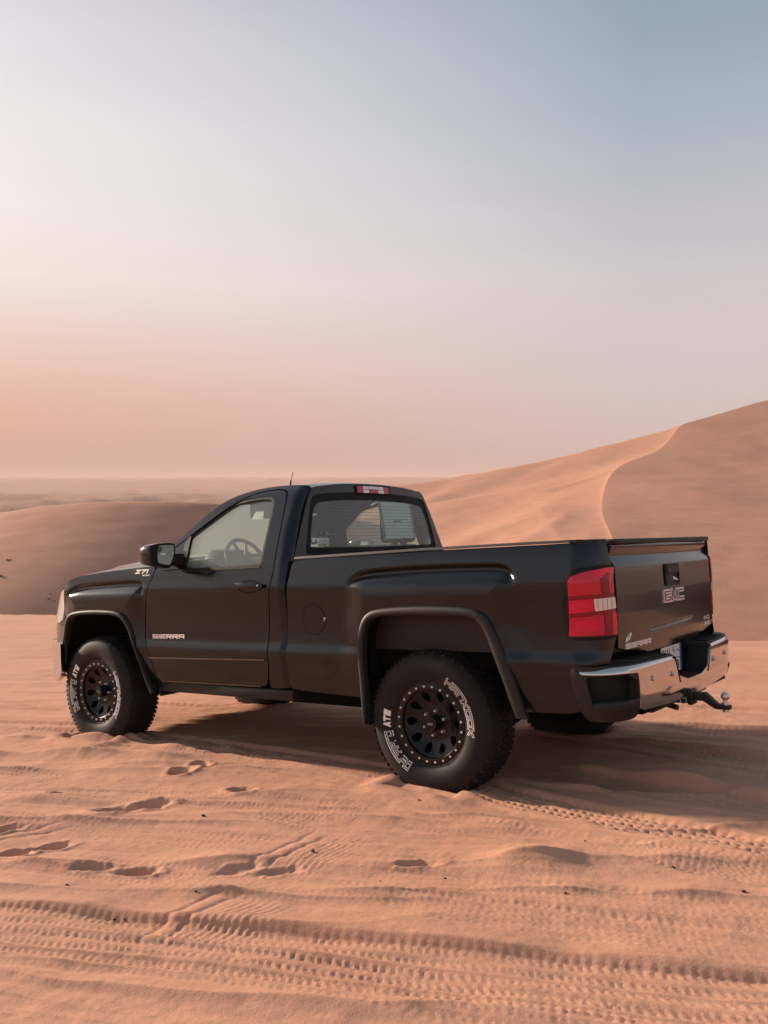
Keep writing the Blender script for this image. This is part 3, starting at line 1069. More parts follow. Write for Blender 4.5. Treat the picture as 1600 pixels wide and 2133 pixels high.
# far hazy plain with low dunes
ang = np.linspace(R(-100), R(100), 420)
rad = np.geomspace(70, 9500, 260)
AG, RG = np.meshgrid(ang, rad, indexing='ij')
FX, FY = RG * np.sin(AG), RG * np.cos(AG) - 6
FZ = -11 - 31 * sstep(70, 900, RG)
amp = np.clip(RG / 260, .4, 14)
wl = np.clip(RG / 9, 12, 260)
q1 = fbm(FX / 60 + 3, FY / 34, 4)
q2 = fbm(FX / 320 + 8, FY / 150 + 2, 4)
q3 = fbm(FX / 1300 + 1, FY / 520 + 6, 3)
rdg2 = np.clip(1 - np.abs(fbm(FX / 240 + 8, FY / 210 + 2, 5)) * 2.6, 0, 1)
rdg3 = np.clip(1 - np.abs(fbm(FX / 900 + 1, FY / 800 + 6, 5, .55)) * 2.3, 0, 1)
FZ = FZ + sstep(120, 320, RG) * sstep(900, 500, RG) * (2.2 * q1 + 3 * np.clip(1 - np.abs(q1) * 3, 0, 1))
FZ = FZ + sstep(600, 1000, RG) * sstep(2300, 1600, RG) * 17 * rdg2 ** 1.4 * sstep(R(-2), R(-14), AG)
FZ = FZ + sstep(1500, 2200, RG) * 8 * rdg2 + sstep(3200, 5200, RG) * (46 * rdg3 ** 1.3)
plain = link('desert_plain', grid_mesh('desert_plain', np.stack([FX, FY, FZ], -1), flip=True), PLAIN, kind='structure')

# haze: one closed box of thin dusty air round everything
hz, ht_, ho = newmat('dusty_air')
pv = ht_.nodes.new('ShaderNodeVolumePrincipled')
pv.inputs['Color'].default_value = (.82, .635, .575, 1)
pv.inputs['Density'].default_value = .00024
pv.inputs['Anisotropy'].default_value = .0
ht_.links.new(pv.outputs[0], ho.inputs['Volume'])
hb = MB()
hb.box(-11000, 11000, -400, 11000, -95, 34)
haze = hb.build('haze', hz, kind='stuff', smooth=False)

# ================================================================== PICKUP TRUCK
truck = bpy.data.objects.new('pickup_truck', None)
COL.objects.link(truck)
truck.matrix_world = Matrix(((-.80118, -.59694, -.04210, 0), (.59244, -.80113, .08486, 0), (-.08439, .04304, .99550, 0), (0, 0, 0, 1)))
truck.empty_display_size = .3
tag(truck, 'black single-cab pickup truck parked on tracked orange sand', 'pickup truck')

ZP = np.array([.30, .45, .60, .70, .765, .835, .95, 1.05, 1.14, 1.175, 1.24, 1.33, 1.45, 1.60, 1.72, 1.80, 1.86, 1.95])
YP = np.array([.895, .925, .958, .972, .983, .967, .962, .969, .982, .984, .972, .953, .905, .835, .775, .725, .66, .55])


def _slopes(x, y):
    h = np.diff(x)
    d = np.diff(y) / h
    m = np.zeros_like(y)
    for i in range(1, len(x) - 1):
        if d[i - 1] * d[i] > 0:
            w1, w2 = 2 * h[i] + h[i - 1], h[i] + 2 * h[i - 1]
            m[i] = (w1 + w2) / (w1 / d[i - 1] + w2 / d[i])
    m[0], m[-1] = d[0], d[-1]
    return m


YM = _slopes(ZP, YP)


def prof(z):
    z = np.clip(np.asarray(z, float), ZP[0], ZP[-1])
    i = np.clip(np.searchsorted(ZP, z) - 1, 0, len(ZP) - 2)
    h = ZP[i + 1] - ZP[i]
    t = (z - ZP[i]) / h
    return ((1 + 2 * t) * (1 - t) ** 2 * YP[i] + t * (1 - t) ** 2 * h * YM[i] + t * t * (3 - 2 * t) * YP[i + 1] + t * t * (t - 1) * h * YM[i + 1])


FBL = resample(chaikin([(3.47, .55), (3.47, 1.0), (3.40, 1.10), (3.37, 1.145), (3.32, 1.195), (3.25, 1.225), (3.15, 1.240), (2.77, 1.254), (2.50, 1.258), (2.445, 1.245), (2.422, 1.20), (2.415, 1.1), (2.40, .9), (2.35, .7), (2.30, .45), (2.9, .4)], 2), step=.012, closed=True)
RBL = resample(chaikin([(.66, .40), (.625, .85), (.605, .98), (.575, 1.12), (.54, 1.22), (.47, 1.268), (.37, 1.284), (0, 1.296), (-.44, 1.296), (-.53, 1.286), (-.585, 1.25), (-.61, 1.17), (-.635, 1.08), (-.66, .95), (-.68, .8), (-.72, .40), (0, .3)], 2), step=.012, closed=True)


def creases(poly):
    out = []
    for d in (-.003, .003, .010, .018, .026, .030, .034, .038, .044, .06, .085, .105, .125, .145, .165):
        q = resample(offset_poly(poly, -d), step=.009, closed=True)
        out.append(q[q[:, 1] > .95])
    return np.vstack(out)


def blister(poly, x, z, zt):
    d, s, sg = polydist(poly, x, z, True)
    d = np.where(inside(poly, x, z), d, -d)
    top = sstep(zt - .12, zt - .05, z)
    g = np.interp(d, [0, .006, .030, .040, .125, .17, 9], [0, -.004, -.026, -.026, .030, .034, .034])
    g2 = .034 * sstep(0, .20, d)
    return np.where(d > 0, top * g + (1 - top) * g2, 0) * sstep(.45, .95, z)


def Yside(x, z):
    x, z = np.broadcast_arrays(np.asarray(x, float), np.asarray(z, float))
    y = prof(z)
    sh = x.shape
    xf, zf = x.ravel(), z.ravel()
    e = np.zeros(xf.shape)
    k = (xf > 2.2) & (xf < 3.6) & (zf < 1.3)
    if k.any():
        e[k] += blister(FBL, xf[k], zf[k], 1.25)
    k = (xf > -.8) & (xf < .75) & (zf < 1.33)
    if k.any():
        e[k] += blister(RBL, xf[k], zf[k], 1.29)
    y = y + e.reshape(sh)
    y = y - np.clip(x - 3.30, 0, 9) ** 2 * .9
    return y


def side_map(sd_):
    return lambda u, v: (u, sd_ * Yside(u, v), v)


def bed_map(sd_):
    def f(u, v):
        t = np.clip((-.90 - u) / .26, 0, 1.2) * math.pi / 2
        x = np.where(u > -.90, u, -.90 - .152 * np.sin(t))
        return x, sd_ * (Yside(np.maximum(u, -.90), v) - .20 * (1 - np.cos(t))), v
    return f


def cab_map(sd_):
    def f(u, v):
        xs = 1.112 + .038 * sstep(1.3, 1.8, v)
        t = np.clip((xs - u) / .10, 0, 1.2) * math.pi / 2
        x = np.where(u > xs, u, xs - .062 * np.sin(t))
        return x, sd_ * (Yside(np.maximum(u, xs), v) - .062 * (1 - np.cos(t))), v
    return f


def tailgate_map(u, v):
    k = 1 - (u / .765) ** 2
    px = np.interp(v, [.76, .80, .86, 1.0, 1.10, 1.22, 1.245, 1.262, 1.30, 1.312, 1.335, 1.36, 1.375, 1.40], [.012, .018, .026, .030, .030, .027, .026, .018, -.006, -.002, .010, .012, .006, .0])
    dv = v - .905 + .012 * sstep(-.4, .4, u)
    g = .007 * np.exp(-(dv / .0055) ** 2) * sstep(-.36, -.25, u) * sstep(.42, .28, u)
    return -1.032 - px - .022 * k + g, u, v


def mirror_poly(p, sd_):
    return p


DOOR = [(2.306, 1.337), (2.346, 1.258), (2.38, 1.178), (2.408, 1.085), (2.427, .991), (2.435, .874), (2.41, .783), (2.381, .703), (2.354, .598), (2.323, .523), (2.064, .524), (1.58, .531), (1.295, .538), (1.245, .56), (1.219, .69), (1.216, .831), (1.199, 1.05), (1.179, 1.164), (1.166, 1.226), (1.152, 1.318), (1.16, 1.421), (1.172, 1.525), (1.188, 1.632), (1.205, 1.735), (1.220, 1.79), (1.262, 1.823), (1.384, 1.831), (1.551, 1.814), (1.714, 1.751), (1.861, 1.661), (2.015, 1.566), (2.166, 1.472), (2.245, 1.41)]
WIN = [(2.016, 1.316), (2.013, 1.415), (2.037, 1.498), (2.04, 1.552), (1.986, 1.608), (1.91, 1.659), (1.818, 1.717), (1.712, 1.755), (1.578, 1.774), (1.458, 1.781), (1.371, 1.778), (1.325, 1.755), (1.310, 1.715), (1.298, 1.624), (1.289, 1.532), (1.28, 1.415), (1.273, 1.345), (1.291, 1.325), (1.471, 1.321), (1.756, 1.318)]
CABS = [(2.33, 1.352), (2.27, 1.44), (2.203, 1.494), (2.114, 1.559), (1.993, 1.657), (1.871, 1.742), (1.753, 1.803), (1.59, 1.845), (1.412, 1.858), (1.25, 1.856), (1.12, 1.846), (1.06, 1.838), (1.05, 1.80), (1.05, 1.7), (1.032, 1.5), (1.013, 1.35), (1.013, .55), (1.2, .533), (1.236, .545), (1.211, .688), (1.209, .831), (1.192, 1.05), (1.172, 1.164), (1.159, 1.226), (1.145, 1.318), (1.153, 1.421), (1.165, 1.525), (1.181, 1.632), (1.197, 1.737), (1.213, 1.796), (1.258, 1.830), (1.384, 1.838), (1.551, 1.821), (1.716, 1.758), (1.864, 1.668), (2.018, 1.573), (2.169, 1.479), (2.25, 1.415), (2.31, 1.345)]
FEND = [(2.312, 1.343), (2.394, 1.348), (2.552, 1.339), (2.80, 1.327), (2.97, 1.316), (3.142, 1.300), (3.23, 1.290), (3.317, 1.272), (3.366, 1.246), (3.394, 1.207), (3.402, 1.15), (3.42, 1.08), (3.45, 1.0), (3.47, .92), (3.48, .80), (3.41, .80), (3.395, .86), (3.375, .92), (3.34, .965), (3.28, .995), (3.2, 1.012), (3.0, 1.022), (2.8, 1.02), (2.7, 1.01), (2.62, .985), (2.575, .94), (2.54, .86), (2.5, .77), (2.44, .6), (2.40, .5), (2.365, .47), (2.333, .518), (2.36, .598), (2.387, .703), (2.416, .783), (2.442, .874), (2.434, .991), (2.415, 1.085), (2.387, 1.178), (2.353, 1.258)]
BEDS = [(1.055, .55), (1.052, .75), (1.046, .95), (1.034, 1.1), (1.02, 1.2), (1.003, 1.3), (.985, 1.352), (.4, 1.364), (-.1, 1.371), (-.9, 1.376), (-1.155, 1.376), (-1.155, .765), (-.925, .762), (-.935, .74), (-.935, .60), (-.945, .517), (-.62, .505), (-.598, .505), (-.567, .565), (-.535, .69), (-.49, .82), (-.45, .92), (-.41, .985), (-.36, 1.02), (-.26, 1.035), (0, 1.04), (.2, 1.035), (.31, 1.02), (.38, .985), (.42, .92), (.437, .8), (.442, .6), (.444, .525), (.5, .519), (1.017, .536)]
RFO = [(.438, .374), (.452, .544), (.457, .742), (.458, .83), (.445, .925), (.415, .988), (.37, 1.027), (.314, 1.046), (.17, 1.059), (-.014, 1.065), (-.231, 1.061), (-.345, 1.050), (-.402, 1.03), (-.438, 1.0), (-.471, .938), (-.522, .821), (-.572, .68), (-.602, .569), (-.633, .477)]
RFI = [(.420, .374), (.418, .545), (.418, .70), (.415, .818), (.403, .92), (.375, .972), (.33, 1.0), (.204, 1.012), (-.051, 1.015), (-.266, 1.011), (-.332, 1.002), (-.371, .984), (-.4, .952), (-.435, .874), (-.495, .704), (-.531, .58), (-.566, .479)]
FFO = [(3.435, .76), (3.428, .80), (3.420, .84), (3.410, .88), (3.390, .93), (3.36, .97), (3.298, 1.006), (3.201, 1.029), (3.017, 1.041), (2.799, 1.038), (2.707, 1.03), (2.628, 1.005), (2.578, .96), (2.545, .89), (2.51, .80), (2.448, .635), (2.391, .520), (2.335, .445)]
FFI = [(3.400, .76), (3.393, .80), (3.383, .845), (3.365, .90), (3.335, .945), (3.29, .98), (3.21, .998), (3.03, 1.004), (2.878, 1.004), (2.724, 1.0), (2.64, .972), (2.592, .915), (2.55, .84), (2.506, .745), (2.445, .585), (2.405, .50), (2.372, .445)]


def flare(name, out, inn, sd_):
    n = 90
    o = resample(chaikin(out, 2, False), n=n)
    i = resample(chaikin(inn, 2, False), n=n)
    y = Yside(o[:, 0], np.maximum(o[:, 1], .70))
    y = np.convolve(np.pad(y, 4, 'edge'), np.ones(9) / 9, 'valid')
    rows_ = []
    for k, dy in ((0, -.012), (0, .004), (.10, .016), (.30, .021), (.62, .023), (.90, .020), (1.0, .014), (1.0, -.012), (.99, -.03)):
        p = o * (1 - k) + i * k
        rows_.append(np.stack([p[:, 0], sd_ * (y + dy), p[:, 1]], 1))
    me = grid_mesh(name, np.stack(rows_, 1), flip=sd_ > 0)
    me.set_sharp_from_angle(angle=R(50))
    return link(name, me, TRIM, truck)


def liner(inn, sd_):
    i = resample(chaikin(inn, 2, False), n=60)
    c = i.mean(0)
    rows_ = []
    for y, k in ((.93, 1.03), (.80, 1.06), (.50, 1.06), (.42, .9), (.40, .4)):
        p = c + (i - c) * k
        rows_.append(np.stack([p[:, 0], np.full(len(p), sd_ * y), p[:, 1]], 1))
    return link('wheel_arch_liner', grid_mesh('wheel_arch_liner', np.stack(rows_, 1), flip=sd_ < 0), BLACK, truck)


def surf_h(sd_, mp=None):
    """(u,v,h) -> point h above the body side"""
    mp = mp or side_map(sd_)

    def f(u, v, h):
        e = 2e-3
        a = [float(q) for q in mp(np.array(u), np.array(v))]
        a1 = [float(q) for q in mp(np.array(u + e), np.array(v))]
        a2 = [float(q) for q in mp(np.array(u), np.array(v + e))]
        n = (Vector(a1) - Vector(a)).cross(Vector(a2) - Vector(a)).normalized()
        if mp is tailgate_map:
            if n.x > 0:
                n = -n
        elif n.y * sd_ < 0:
            n = -n
        return tuple(Vector(a) + n * h)
    return f


for sd_ in (1, -1):
    sg = -1 if sd_ > 0 else 1
    mpS = side_map(sd_)
    HS = surf_h(sd_)
    # door with its opening
    door = panel('door', offset_poly(DOOR, -.0022), mpS, PAINT, truck, holes=[offset_poly(WIN, .010)], step=.03, thick=.035, sgn=sg, bstep=.014)
    panel('window_glass', offset_poly(WIN, .016), mpS, GLASS, door, step=.05, thick=.004, sgn=sg, off=-.017)
    panel('window_seal', offset_poly(WIN, .0125), mpS, SEAL, door, holes=[offset_poly(WIN, -.008)], step=.05, thick=.014, sgn=sg, off=-.003, bstep=.012)
    # sail panel bar in front of the glass
    P2, T2 = union_tris([[(2.005, 1.318), (2.05, 1.318), (2.075, 1.50), (2.052, 1.545), (2.030, 1.548), (2.022, 1.49)]])
    raised('window_post', P2, T2, HS, SEAL, door, -.02, .002)
    panel('door_inner_panel', [(2.30, .56), (2.30, 1.30), (1.26, 1.30), (1.26, .56)], lambda u, v: (u, sd_ * (Yside(u, v) * 0 + .86), v), DASH, door, step=.2, thick=.02, sgn=sg)
    # belt weather strip
    P2, T2 = union_tris([[(2.02, 1.300), (2.02, 1.314), (1.275, 1.322), (1.275, 1.308)]])
    raised('belt_strip', P2, T2, HS, SEAL, door, -.004, .006)
    # lower moulding with a bright line
    P2, T2 = union_tris([[(2.385, .693), (2.392, .698), (2.380, .703), (1.245, .7245), (1.24, .716)]])
    raised('door_moulding', P2, T2, HS, DARKSTEEL, door, -.002, .008)
    P2, T2 = union_tris([[(2.30, .531), (2.30, .5365), (1.31, .5465), (1.31, .541)]])
    raised('sill_highlight', P2, T2, HS, DARKSTEEL, door, -.002, .005)  # metal strip put in for the highlight along the door's lower edge
    # handle: cup + bar
    cup = [(1.352 + .115 * math.cos(a), 1.190 + .042 * math.sin(a)) for a in np.linspace(0, 2 * math.pi, 28, endpoint=False)]
    P2, T2, = union_tris([cup])
    h_ = raised('handle_cup', P2, T2, HS, SEAL, door, -.002, .0015)
    hp_ = chaikin([(1.492, 1.196), (1.488, 1.210), (1.47, 1.2165), (1.36, 1.2185), (1.235, 1.214), (1.217, 1.204), (1.216, 1.185), (1.24, 1.177), (1.36, 1.1785), (1.47, 1.180), (1.488, 1.186)], 2)
    hm = lambda u, v: (u, sd_ * (Yside(u, v) + .020 + .018 * np.cos(np.clip((u - 1.354) / .15, -1, 1) * 1.45) - ((v - 1.199) / .02) ** 2 * .006), v)
    hd = panel('door_handle', hp_, hm, PAINT, door, step=.012, thick=.020, sgn=sg, smooth=0)
    P2, T2 = union_tris([[(1.247 + .006 * math.cos(a), 1.197 + .006 * math.sin(a)) for a in np.linspace(0, 6.28, 10, endpoint=False)]])
    raised('door_lock', P2, T2, lambda u, v, h: (u, sd_ * (float(Yside(u, v)) + .0335 + h), v), STEEL, door, 0, .003)
    # badge
    (P2, T2), _ = stroke_letters('SIERRA', w=.26, gap=.20, aspect=1.35)
    if sd_ > 0:
        P2 = fit2d(P2, 0, 1, 0, 1)
        P2 = np.stack([2.348 - P2[:, 0] * .335, .831 + P2[:, 1] * .033 + P2[:, 0] * .004], 1)
    else:
        P2 = fit2d(P2, 2.013, 2.348, .831, .864)
    raised('door_badge', P2, T2, HS, BADGE, door, -.001, .006)
    # cab frame, fender, bed side
    panel('cab_side', CABS, cab_map(sd_), PAINT, truck, step=.03, thick=.03, sgn=sg, bstep=.013, smooth=1)
    fend = panel('front_fender', FEND, mpS, PAINT, truck, step=.014, thick=.03, sgn=sg, bstep=.008, smooth=1, extra=creases(FBL))
    pz = []
    for word, x0, x1, z0, z1, sl in (('Z71', 2.540, 2.385, 1.296, 1.328, .35), ('4X4', 2.455, 2.372, 1.279, 1.292, .3)):
        (P2, T2), _ = stroke_letters(word, w=.27, gap=.12, aspect=1.15, slant=sl)
        P2 = fit2d(P2, 0, 1, 0, 1)
        if sd_ > 0:
            P2 = np.stack([x0 + P2[:, 0] * (x1 - x0), z0 + P2[:, 1] * (z1 - z0)], 1)
        else:
            P2 = np.stack([x1 + P2[:, 0] * (x0 - x1), z0 + P2[:, 1] * (z1 - z0)], 1)
        raised('fender_decal', P2, T2, HS, WHITE, fend, -.001, .0012)
    mpB = bed_map(sd_)
    bed = panel('bed_side', BEDS, mpB, PAINT, truck, step=.016, thick=.03, sgn=sg, bstep=.009, smooth=1, extra=creases(RBL))
    HB = surf_h(sd_, mpB)
    if sd_ > 0:
        fuel = [(.822 + .086 * math.cos(a), .980 + .090 * math.sin(a)) for a in np.linspace(0, 2 * math.pi, 48, endpoint=False)]
        ring = [(.822 + .0935 * math.cos(a), .980 + .0975 * math.sin(a)) for a in np.linspace(0, 2 * math.pi, 48, endpoint=False)]
        P2, T2 = union_tris([ring], [fuel])
        raised('fuel_door_gap', P2, T2, HB, SEAL, bed, -.002, .0006)
        fd = panel('fuel_door', fuel, mpB, PAINT, bed, step=.02, thick=.004, sgn=sg, smooth=0, off=.0022)
        P2, T2 = union_tris([[(.742, .990), (.729, .996), (.724, .984), (.738, .980)], [(.742, .990), (.738, .970), (.734, .972), (.736, .984)]])
        raised('fuel_door_latch', P2, T2, HB, STEEL, bed, .001, .006)
    flare('fender_flare', RFO, RFI, sd_)
    flare('fender_flare', FFO, FFI, sd_)
    liner(RFI, sd_)
    liner(FFI, sd_)
    # bed rail cap
    rc = MB()
    pts = [(.985, .932, 1.356), (.6, .932, 1.363), (0, .932, 1.374), (-.6, .931, 1.379), (-.93, .928, 1.380)]
    for (a, b) in zip(pts[:-1], pts[1:]):
        x0, y0, z0 = a
        x1, y1, z1 = b
        v = [(x0, sd_ * (y0 + .018), z0), (x0, sd_ * (y0 - .075), z0), (x0, sd_ * (y0 - .070), z0 + .014), (x0, sd_ * (y0 + .012), z0 + .014),
             (x1, sd_ * (y1 + .018), z1), (x1, sd_ * (y1 - .075), z1), (x1, sd_ * (y1 - .070), z1 + .014), (x1, sd_ * (y1 + .012), z1 + .014)]
        rc.add(v, [[0, 1, 5, 4], [1, 2, 6, 5], [2, 3, 7, 6], [3, 0, 4, 7]])
    rc.build('bed_rail_cap', TRIM, truck, sharp=30)
    P2, T2 = union_tris([[(-.90, sd_ * .948), (-.97, sd_ * .918), (-1.008, sd_ * .862), (-1.026, sd_ * .785), (-1.0, sd_ * .775), (-.94, sd_ * .83), (-.90, sd_ * .86)]])
    raised('corner_cap', P2, T2, lambda u, v, h: (u, v, h), TRIM, truck, 1.374, 1.392)
    # tail light: dark housing, red panels, clear reverse lamp
    tl = panel('taillight', [(-.868, 1.205), (-.895, 1.232), (-.96, 1.250), (-1.05, 1.260), (-1.130, 1.262), (-1.1485, 1.25), (-1.149, 1.1), (-1.149, .90), (-1.146, .884), (-1.0, .886), (-.88, .888), (-.858, .90), (-.856, 1.0)], mpB, SEAL, truck, step=.02, thick=.02, sgn=sg, off=.006, bstep=.012, smooth=1)
    segs_ = [('lens', RED2, .0078, [(-.899, 1.185), (-.911, 1.205), (-.97, 1.226), (-1.085, 1.2455), (-1.147, 1.248), (-1.147, .903), (-.882, .906), (-.890, 1.02)]),
             ('lens', RED, .009, [(-.900, 1.185), (-.912, 1.204), (-.97, 1.225), (-1.0, 1.231), (-1.062, 1.195), (-1.062, 1.115), (-.897, 1.112)]),
             ('lens', RED3, .0105, [(-1.005, 1.2315), (-1.085, 1.244), (-1.147, 1.247), (-1.147, 1.205), (-1.098, 1.222), (-1.066, 1.193)]),
             ('lens', RED2, .0100, [(-1.066, 1.190), (-1.098, 1.219), (-1.108, 1.214), (-1.108, 1.120), (-1.066, 1.117)]),
             ('lens', RED, .0105, [(-1.111, 1.214), (-1.147, 1.202), (-1.147, 1.118), (-1.111, 1.120)]),
             ('lens', RED2, .0095, [(-.897, 1.109), (-1.147, 1.114), (-1.147, 1.098), (-.898, 1.092)]),
             ('lens', RED3, .0085, [(-.897, 1.089), (-1.016, 1.094), (-1.016, 1.030), (-.890, 1.022)]),
             ('reverse_lamp', CLEAR, .0115, [(-1.020, 1.093), (-1.147, 1.095), (-1.147, 1.038), (-1.020, 1.031)]),
             ('lens', RED2, .0095, [(-.890, 1.019), (-1.147, 1.034), (-1.147, 1.018), (-.890, 1.004)]),
             ('lens', RED, .0090, [(-.891, 1.001), (-1.062, 1.013), (-1.062, .912), (-.882, .908)]),
             ('lens', RED2, .0100, [(-1.066, 1.013), (-1.108, 1.015), (-1.108, .912), (-1.066, .912)]),
             ('lens', RED3, .0105, [(-1.112, 1.015), (-1.147, 1.016), (-1.147, .940), (-1.112, .938)]),
             ('lens', RED, .0095, [(-1.112, .935), (-1.147, .937), (-1.147, .905), (-1.112, .908)]),
             ('lens', RED3, .0110, [(-.925, .985), (-1.03, .992), (-1.03, .935), (-.92, .930)])]
    for nm, m_, o_, pl in segs_:
        panel(nm, pl, mpB, m_, tl, step=.02, thick=.006, sgn=sg, off=o_, bstep=.008, smooth=0)
    if sd_ > 0:
        for k in range(4):
            P2, T2 = union_tris([[(-1.035 - .026 * k, 1.038), (-1.037 - .026 * k, 1.088), (-1.0385 - .026 * k, 1.088), (-1.0365 - .026 * k, 1.038)]])
            raised('lamp_rib', P2, T2, HB, GREYINK, tl, .0115, .0135)
    # door mirror
    mo = [(1.028, 1.395), (1.026, 1.43), (1.026, 1.494), (1.040, 1.503), (1.09, 1.506), (1.17, 1.503), (1.228, 1.492), (1.246, 1.474), (1.252, 1.43), (1.245, 1.372), (1.232, 1.358), (1.17, 1.345), (1.095, 1.330), (1.07, 1.332)]
    mo = resample(chaikin(mo, 1), step=.010, closed=True)
    c = mo.mean(0)
    rows_ = []
    for x, k in ((2.012, .93), (2.010, .975), (2.016, .995), (2.045, 1.01), (2.085, .99), (2.12, .93), (2.15, .80), (2.17, .58), (2.178, .25), (2.179, .01)):
        p = c + (mo - c) * k
        rows_.append(np.stack([np.full(len(p), x) + (p[:, 0] - 1.03) * -.12 * 0, sd_ * p[:, 0], p[:, 1]], 1))
    mm_ = grid_mesh('door_mirror', np.stack(rows_, 0), closed_v=True, flip=sd_ < 0)
    mir = link('door_mirror', mm_, PAINT, truck)
    gp = c + (mo - c) * .93
    mfac = mesh_from('mirror_backing', [(2.0125, sd_ * a, b) for a, b in gp], [list(range(len(gp)))], smooth=False)
    link('mirror_backing', mfac, SEAL, mir)
    P2, T2 = union_tris([chaikin([(1.044, 1.425), (1.040, 1.480), (1.052, 1.490), (1.165, 1.488), (1.180, 1.478), (1.186, 1.40), (1.180, 1.366), (1.085, 1.352), (1.075, 1.358)], 1)])
    raised('mirror_glass', P2, T2, lambda u, v, h: (2.011 - h - (u - 1.1) * .10 * 0, sd_ * u, v), MIRROR, mir, 0, .003)
    P2, T2 = union_tris([[(1.165 + .016 * math.cos(a), 1.462 + .020 * math.sin(a)) for a in np.linspace(0, 6.28, 16, endpoint=False)]])
    raised('spotter_mirror', P2, T2, lambda u, v, h: (2.007 - h, sd_ * u, v), DARKSTEEL, mir, 0, .003)
    ar = MB()
    v = [(2.03, sd_ * .93, 1.36), (2.03, sd_ * .93, 1.43), (2.14, sd_ * .93, 1.36), (2.14, sd_ * .93, 1.425), (2.03, sd_ * 1.10, 1.333), (2.03, sd_ * 1.06, 1.43), (2.10, sd_ * 1.10, 1.338), (2.10, sd_ * 1.06, 1.43)]
    ar.add(v, [[0, 1, 3, 2], [4, 6, 7, 5], [0, 4, 5, 1], [2, 3, 7, 6], [0, 2, 6, 4], [1, 5, 7, 3]])
    ar.build('mirror_arm', SEAL, mir, bevel=.008)
    P2, T2 = union_tris([chaikin([(2.255, 1.325), (2.245, 1.352), (2.15, 1.352), (2.03, 1.345), (2.03, 1.318), (2.10, 1.318), (2.235, 1.313)], 1)])
    raised('mirror_foot', P2, T2, HS, PAINT, mir, -.005, .016)
    # rocker panel, cab floor edge
    rk = MB()
    rk.box(1.06, 2.33, *sorted((sd_ * .80, sd_ * .925)), .455, .528)
    rk.build('rocker_panel', TRIM, truck, bevel=.012)

# bonnet ------------------------------------------------------------------
hx_ = np.array([2.30, 2.36, 2.55, 2.8, 3.0, 3.15, 3.25, 3.32, 3.37, 3.40, 3.46, 3.55, 3.66, 3.76, 3.84, 3.90, 3.935])
hz_ = np.array([1.355, 1.352, 1.344, 1.332, 1.320, 1.304, 1.293, 1.280, 1.265, 1.252, 1.238, 1.222, 1.205, 1.187, 1.165, 1.135, 1.10])
hw_ = np.array([.945, .945, .945, .945, .946, .944, .940, .935, .928, .920, .900, .868, .820, .760, .690, .600, .46])
tt = np.linspace(-1, 1, 61)
rows_ = []
for x in np.linspace(2.30, 3.935, 70):
    z0, w0 = np.interp(x, hx_, hz_), np.interp(x, hx_, hw_)
    hgt = .062 * sstep(3.97, 3.3, x)
    y = tt * w0
    z = z0 + hgt * (1 - np.abs(tt) ** 2.6) + .022 * sstep(.64, .55, np.abs(y)) * sstep(2.35, 2.6, x) * sstep(3.9, 3.6, x)
    z = z - .03 * sstep(.93, 1.0, np.abs(tt)) ** 2 * .5
    xx = x + .10 * (1 - tt ** 2) * sstep(2.9, 2.3, x)
    rows_.append(np.stack([np.broadcast_to(xx, y.shape), y, z], 1))
link('bonnet', grid_mesh('bonnet', np.stack(rows_, 0)), PAINT, truck)

# roof ---------------------------------------------------------------------
rx = np.linspace(1.098, 1.80, 40)
ez = np.interp(rx, [1.05, 1.09, 1.14, 1.25, 1.412, 1.59, 1.70, 1.753, 1.80], [1.825, 1.840, 1.848, 1.857, 1.858, 1.846, 1.823, 1.803, 1.782])
ty = np.linspace(-1, 1, 41)
rows_ = []
for x, z in zip(rx, ez):
    w0 = float(prof(z)) - .004
    rear = sstep(1.17, 1.098, x)
    zz = z + .040 * (1 - np.abs(ty) ** 2.4) - .004 - .010 * rear
    rows_.append(np.stack([x + .025 * (1 - ty ** 2) * sstep(1.5, 1.8, x) - .032 * (1 - ty ** 2) * sstep(1.3, 1.098, x), ty * w0, zz], 1))
roofP = np.stack(rows_, 0)
roof = link('roof', grid_mesh('roof', roofP), PAINT, truck)
an = MB()
an.tube([(1.40, .50, 1.86), (1.395, .50, 1.905)], .006, 8)
an.tube([(1.395, .50, 1.90), (1.37, .50, 1.965)], .0022, 6)
an.build('roof_antenna', SEAL, roof)

# cab back panel and window ---------------------------------------------------


def back_map(u, v):
    x = np.interp(v, [.5, 1.33, 1.45, 1.60, 1.76, 1.80, 1.84, 1.875, 1.90], [1.048, 1.048, 1.054, 1.066, 1.084, 1.088, 1.092, 1.098, 1.108])
    return x - .030 * (1 - (u / .9) ** 2), u, v


zs = np.array([.53, 1.0, 1.33, 1.45, 1.60, 1.72, 1.80, 1.828])
ys = np.array([.885, .896, .892, .843, .773, .714, .666, .640])
top_arc = [(y, 1.834 + .038 * (1 - (abs(y) / .62) ** 2.4)) for y in np.linspace(.60, -.60, 13)]
CB = [(y, z) for y, z in zip(ys, zs)] + top_arc + [(-y, z) for y, z in zip(ys[::-1], zs[::-1])]
RW = [(.715, 1.432), (.712, 1.468), (.688, 1.57), (.655, 1.675), (.625, 1.718), (.55, 1.738), (.30, 1.752), (0, 1.757)]
RW = RW + [(-a, b) for a, b in RW[::-1][1:]] + [(-.70, 1.428), (0, 1.420), (.70, 1.428)]
RF = [(.772, 1.385), (.760, 1.44), (.715, 1.61), (.672, 1.745), (.640, 1.785), (.30, 1.806), (0, 1.812)]
RF = RF + [(-a, b) for a, b in RF[::-1][1:]] + [(-.70, 1.375), (0, 1.370), (.70, 1.375)]
cb_ = panel('cab_back', CB, back_map, PAINT, truck, holes=[RF], step=.04, thick=.03, sgn=-1, bstep=.02, smooth=0, hsmooth=2)
